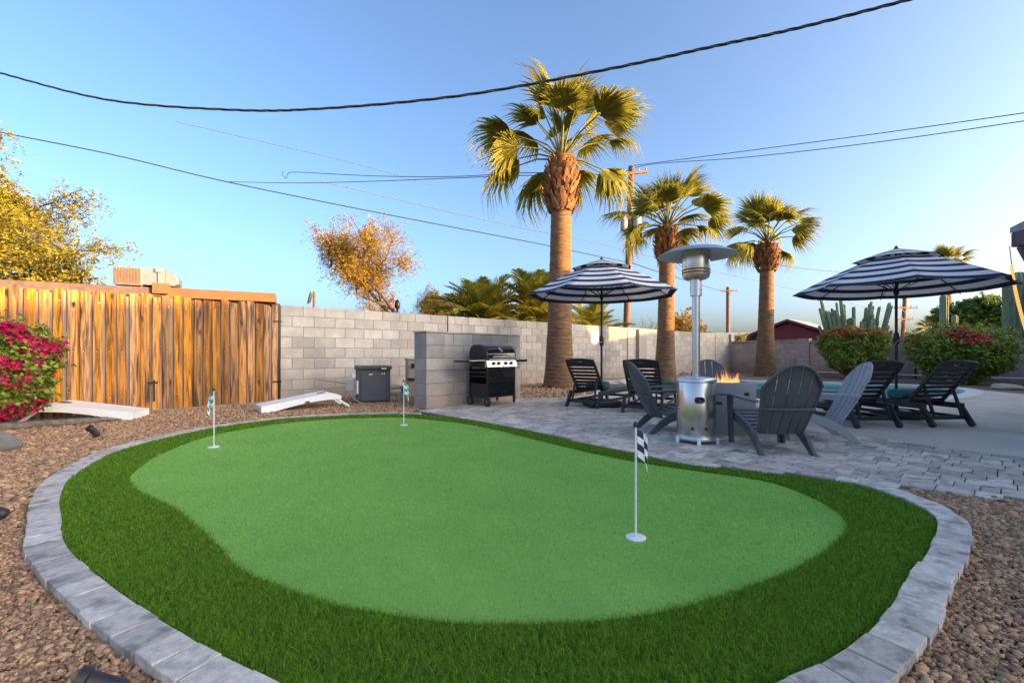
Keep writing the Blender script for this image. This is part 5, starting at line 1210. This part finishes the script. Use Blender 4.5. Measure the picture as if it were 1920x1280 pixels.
for i, (x, D, h, lb) in enumerate(((1195,30,3.4,'leafless grey tree above the wall right of the wooden pole'),(1725,38,3.4,'leafless pale tree behind the wall left of the distant palm'))):
    q = at(x, 662, D); r = thing('bare_tree', lb, 'tree', (q.x, q.y, 0), 0, 'bare winter trees'); mb, tp = branching((0,0,0), h*.42, .7, 3, 60+i, .06); mb.build('trunk', M['bark'], r)
# ---- cacti
def ribbed(mb, base, top, r, n=12, bend=0):
    a, b = Vector(base), Vector(top); m_ = 2*n; prof = []; k = 9
    vs = []; fs = []
    hh = (b-a).length; cap_ = min(.3, r*1.1/hh); ts = [0, .2, .4, .6, .8*(1-cap_)]+[1-cap_+cap_*math.sin(q_*math.pi/12) for q_ in range(0, 7)]; k = len(ts)-1
    for i in range(k+1):
        t = ts[i]; rr = r*(1 if t <= 1-cap_ else math.sqrt(max(.0, 1-((t-1+cap_)/cap_)**2))*.97+.03); c = a.lerp(b, t)+Vector((bend*math.sin(math.pi*t*.5)*0, 0, 0))
        for j in range(m_): q = 2*math.pi*j/m_; q2 = rr*(1 if j % 2 else .84); vs.append((c.x+q2*math.cos(q), c.y+q2*math.sin(q), c.z))
    for i in range(k):
        for j in range(m_): fs.append((i*m_+j, i*m_+(j+1) % m_, (i+1)*m_+(j+1) % m_, (i+1)*m_+j))
    fs.append(tuple(k*m_+j for j in range(m_))); mb.add(vs, fs); return mb
q = at(1908,662,18.2); sg_ = thing('saguaro', 'thick ribbed saguaro column at the right edge behind the wall', 'cactus', (q.x, q.y, 0), 0, 'cacti beyond the right wall')
ribbed(MB(), (0,0,0), (0,0,4.25), .44, 16).build('column', M['cactus'], sg_)
for (x, y, D, rr, lb) in ((1770,552,26,.2,'single saguaro column in front of the distant palm trunk'),(1790,590,28,.16,'short cactus stump right of the single saguaro column')):
    q = at(x, 662, D); z = at(x, y, D).z; c_ = thing('saguaro', lb, 'cactus', (q.x, q.y, 0), 0, 'cacti beyond the right wall'); ribbed(MB(), (0,0,0), (0,0,z), rr, 12).build('column', M['cactus'], c_)
q = at(1600,662,23.5); oc = thing('organ_pipe_cactus', 'big cluster of upright cactus stems above the left flowering bush', 'cactus', (q.x, q.y, 0), 0, 'cacti beyond the right wall')
rs = random.Random(5)
for k in range(90):
    u = -1+2*(k+.5)/90; x = u*1.35+rs.uniform(-.1,.1); y = rs.uniform(-.8,.8); h = (3.05+.55*math.sin(k*2.1)+.4*rs.random()) if abs(u) > .3 and k % 3 == 0 else 2.5+rs.uniform(-.4,.5)*1.0-.55*max(0, abs(u)-.6)
    if -.95 < u < .0 and k % 4 == 1: h += .9
    ribbed(MB(), (x*.55, y*.6, 0), (x*1.12, y, h), .065+rs.uniform(-.012,.018), 7).build('stem', M['cactus'], oc)
# ------------------------------------------------------------------ utility poles and wires
def utility_pole(label, x0, y0, x1, D, rad, arms, cans=(), m='pole_wood'):
    b = at(x0, 662, D); tp = at(x1, y0, D); r = thing('utility_pole', label, 'utility pole', (b.x, b.y, 0), 0, 'wooden utility poles')
    MB().tube([(0,0,0),(tp.x-b.x,0,tp.z)], [rad*1.15, rad], 12).build('pole', M[m], r)
    for (dz, half, rot, tilt) in arms:
        z = tp.z-dz; c, s = math.cos(rot), math.sin(rot); xx = (tp.x-b.x)*z/tp.z; a = MB().bar((xx-c*half, -s*half-rad, z-tilt), (xx+c*half, s*half-rad, z+tilt), .11, .13).build('crossarm', M[m], r)
        for t in (-.9, -.45, .45, .9): MB().lathe([(.03,0),(.05,.05),(.03,.10),(.045,.15),(.01,.18)], 8, (xx+c*half*t, s*half*t-rad, z+tilt*t+.06)).build('insulator', M['grey_box'], a)
        for t in (-.5, .5): MB().bar((xx+c*half*t, s*half*t-rad, z+tilt*t), (xx, -rad, z-.55), .03, .03).build('brace', M['dark_steel'], a)
    for (dz, dx, rr, hh) in cans:
        z = tp.z-dz; c_ = MB().lathe([(rr*.9,0),(rr,.03),(rr,hh*.9),(rr*.8,hh),(rr*.2,hh+.06)], 18, ((tp.x-b.x)*z/tp.z+dx, -.12, z)).build('transformer', M['grey_box'], r, smooth=True)
    return r
utility_pole('tall sunlit wooden utility pole with tilted crossarm and transformers behind the palms', 1172, 312, 1184, 26, .17, [(.45,1.05,.35,.22),(3.0,.4,.2,.05)], [(3.7,-.34,.2,.75),(3.7,.40,.24,.85)])
utility_pole('distant utility pole with crossarm seen between middle and right palm', 1365, 538, 1365, 58, .22, [(.5,1.15,.1,0)])
utility_pole('distant utility pole just right of the right umbrella pole', 1690, 556, 1697, 44, .17, [(1.1,1.3,.15,0),(2.2,.9,.1,0)])
utility_pole('distant utility pole right of the distant palm trunk', 1787, 574, 1787, 50, .15, [(.25,1.3,.1,0)])
def cable(name, label, pts, rad, strands=1, m='wire', cat='cable', group='overhead wires'):
    P = catmull([np.array(at(*p)[:]) for p in pts], 14, False)
    if strands == 1: o = MB().tube(P, rad, 6).build(name, M[m], smooth=True)
    else:
        mb = MB(); P = catmull(P[::2], 6, False)
        for s in range(strands):
            ang = np.arange(len(P))*.30+2*math.pi*s/strands; T = np.gradient(P, axis=0); T /= np.linalg.norm(T, axis=1)[:,None]; A = np.cross(T, (0,0,1.0)); A /= np.linalg.norm(A, axis=1)[:,None]; B_ = np.cross(T, A)
            mb.tube(P+(A*np.cos(ang)[:,None]+B_*np.sin(ang)[:,None])*rad*1.05, rad, 6)
        o = mb.build(name, M[m], smooth=True)
    return tag(o, label, cat, group)
cable('twisted_cable', 'thick twisted service cable sagging across the upper sky', [(-60,121,9.2),(0,137,9.0),(200,187,8.4),(430,206,7.8),(600,204,7.4),(860,180,6.8),(1130,132,6.3),(1330,89,5.9),(1500,52,5.6),(1710,-2,5.2),(1850,-40,4.9)], .0105, 3)
cable('overhead_wire', 'dark wire descending from upper left to the wooden pole', [(-60,233,15),(0,248,15.5),(215,291,17),(430,342,18.5),(720,401,20.5),(1000,455,23),(1120,480,25),(1178,492,26)], .022)
cable('overhead_wire', 'wire continuing from the wooden pole down to the distant pole', [(1178,490,26),(1230,508,30),(1300,530,42),(1360,548,58)], .03)
cable('overhead_wire', 'upper of the two wires rising to the right edge', [(1185,311,26),(1400,283,22),(1650,250,18),(1920,212,15),(2000,200,14)], .016)
cable('overhead_wire', 'lower of the two wires rising to the right edge', [(1155,330,26),(1216,309,25.6),(1400,295,22),(1650,266,18),(1920,227,15),(2000,215,14)], .016)
cable('overhead_wire', 'thin wire running left from the wooden pole crossarm at mid sky', [(1160,333,26),(1000,329,28),(850,334,31),(700,340,34),(560,343,37),(430,341,40)], .024)
cable('overhead_wire', 'thin wire ending in a small loop at mid sky left of the palms', [(1160,330,26),(1000,324,28),(850,331,31),(700,330,34),(560,323,37),(540,326,37.2),(538,334,37.2),(531,330,37.2),(530,321,37.3)], .024)
cable('overhead_wire', 'faint pale wire sloping through the middle of the sky', [(330,228,36),(500,268,38),(650,303,40),(810,348,43)], .022, m='wire_pale')
cable('overhead_wire', 'faint wire from mid sky down towards the distant poles', [(600,340,40),(780,383,44),(960,424,48),(1100,452,52),(1300,500,60),(1500,545,70),(1660,585,80)], .03, m='wire_pale')
cable('overhead_wire', 'wire crossing low behind the right palm', [(1178,420,26),(1300,462,32),(1480,500,40),(1600,516,44),(1695,562,44)], .022)
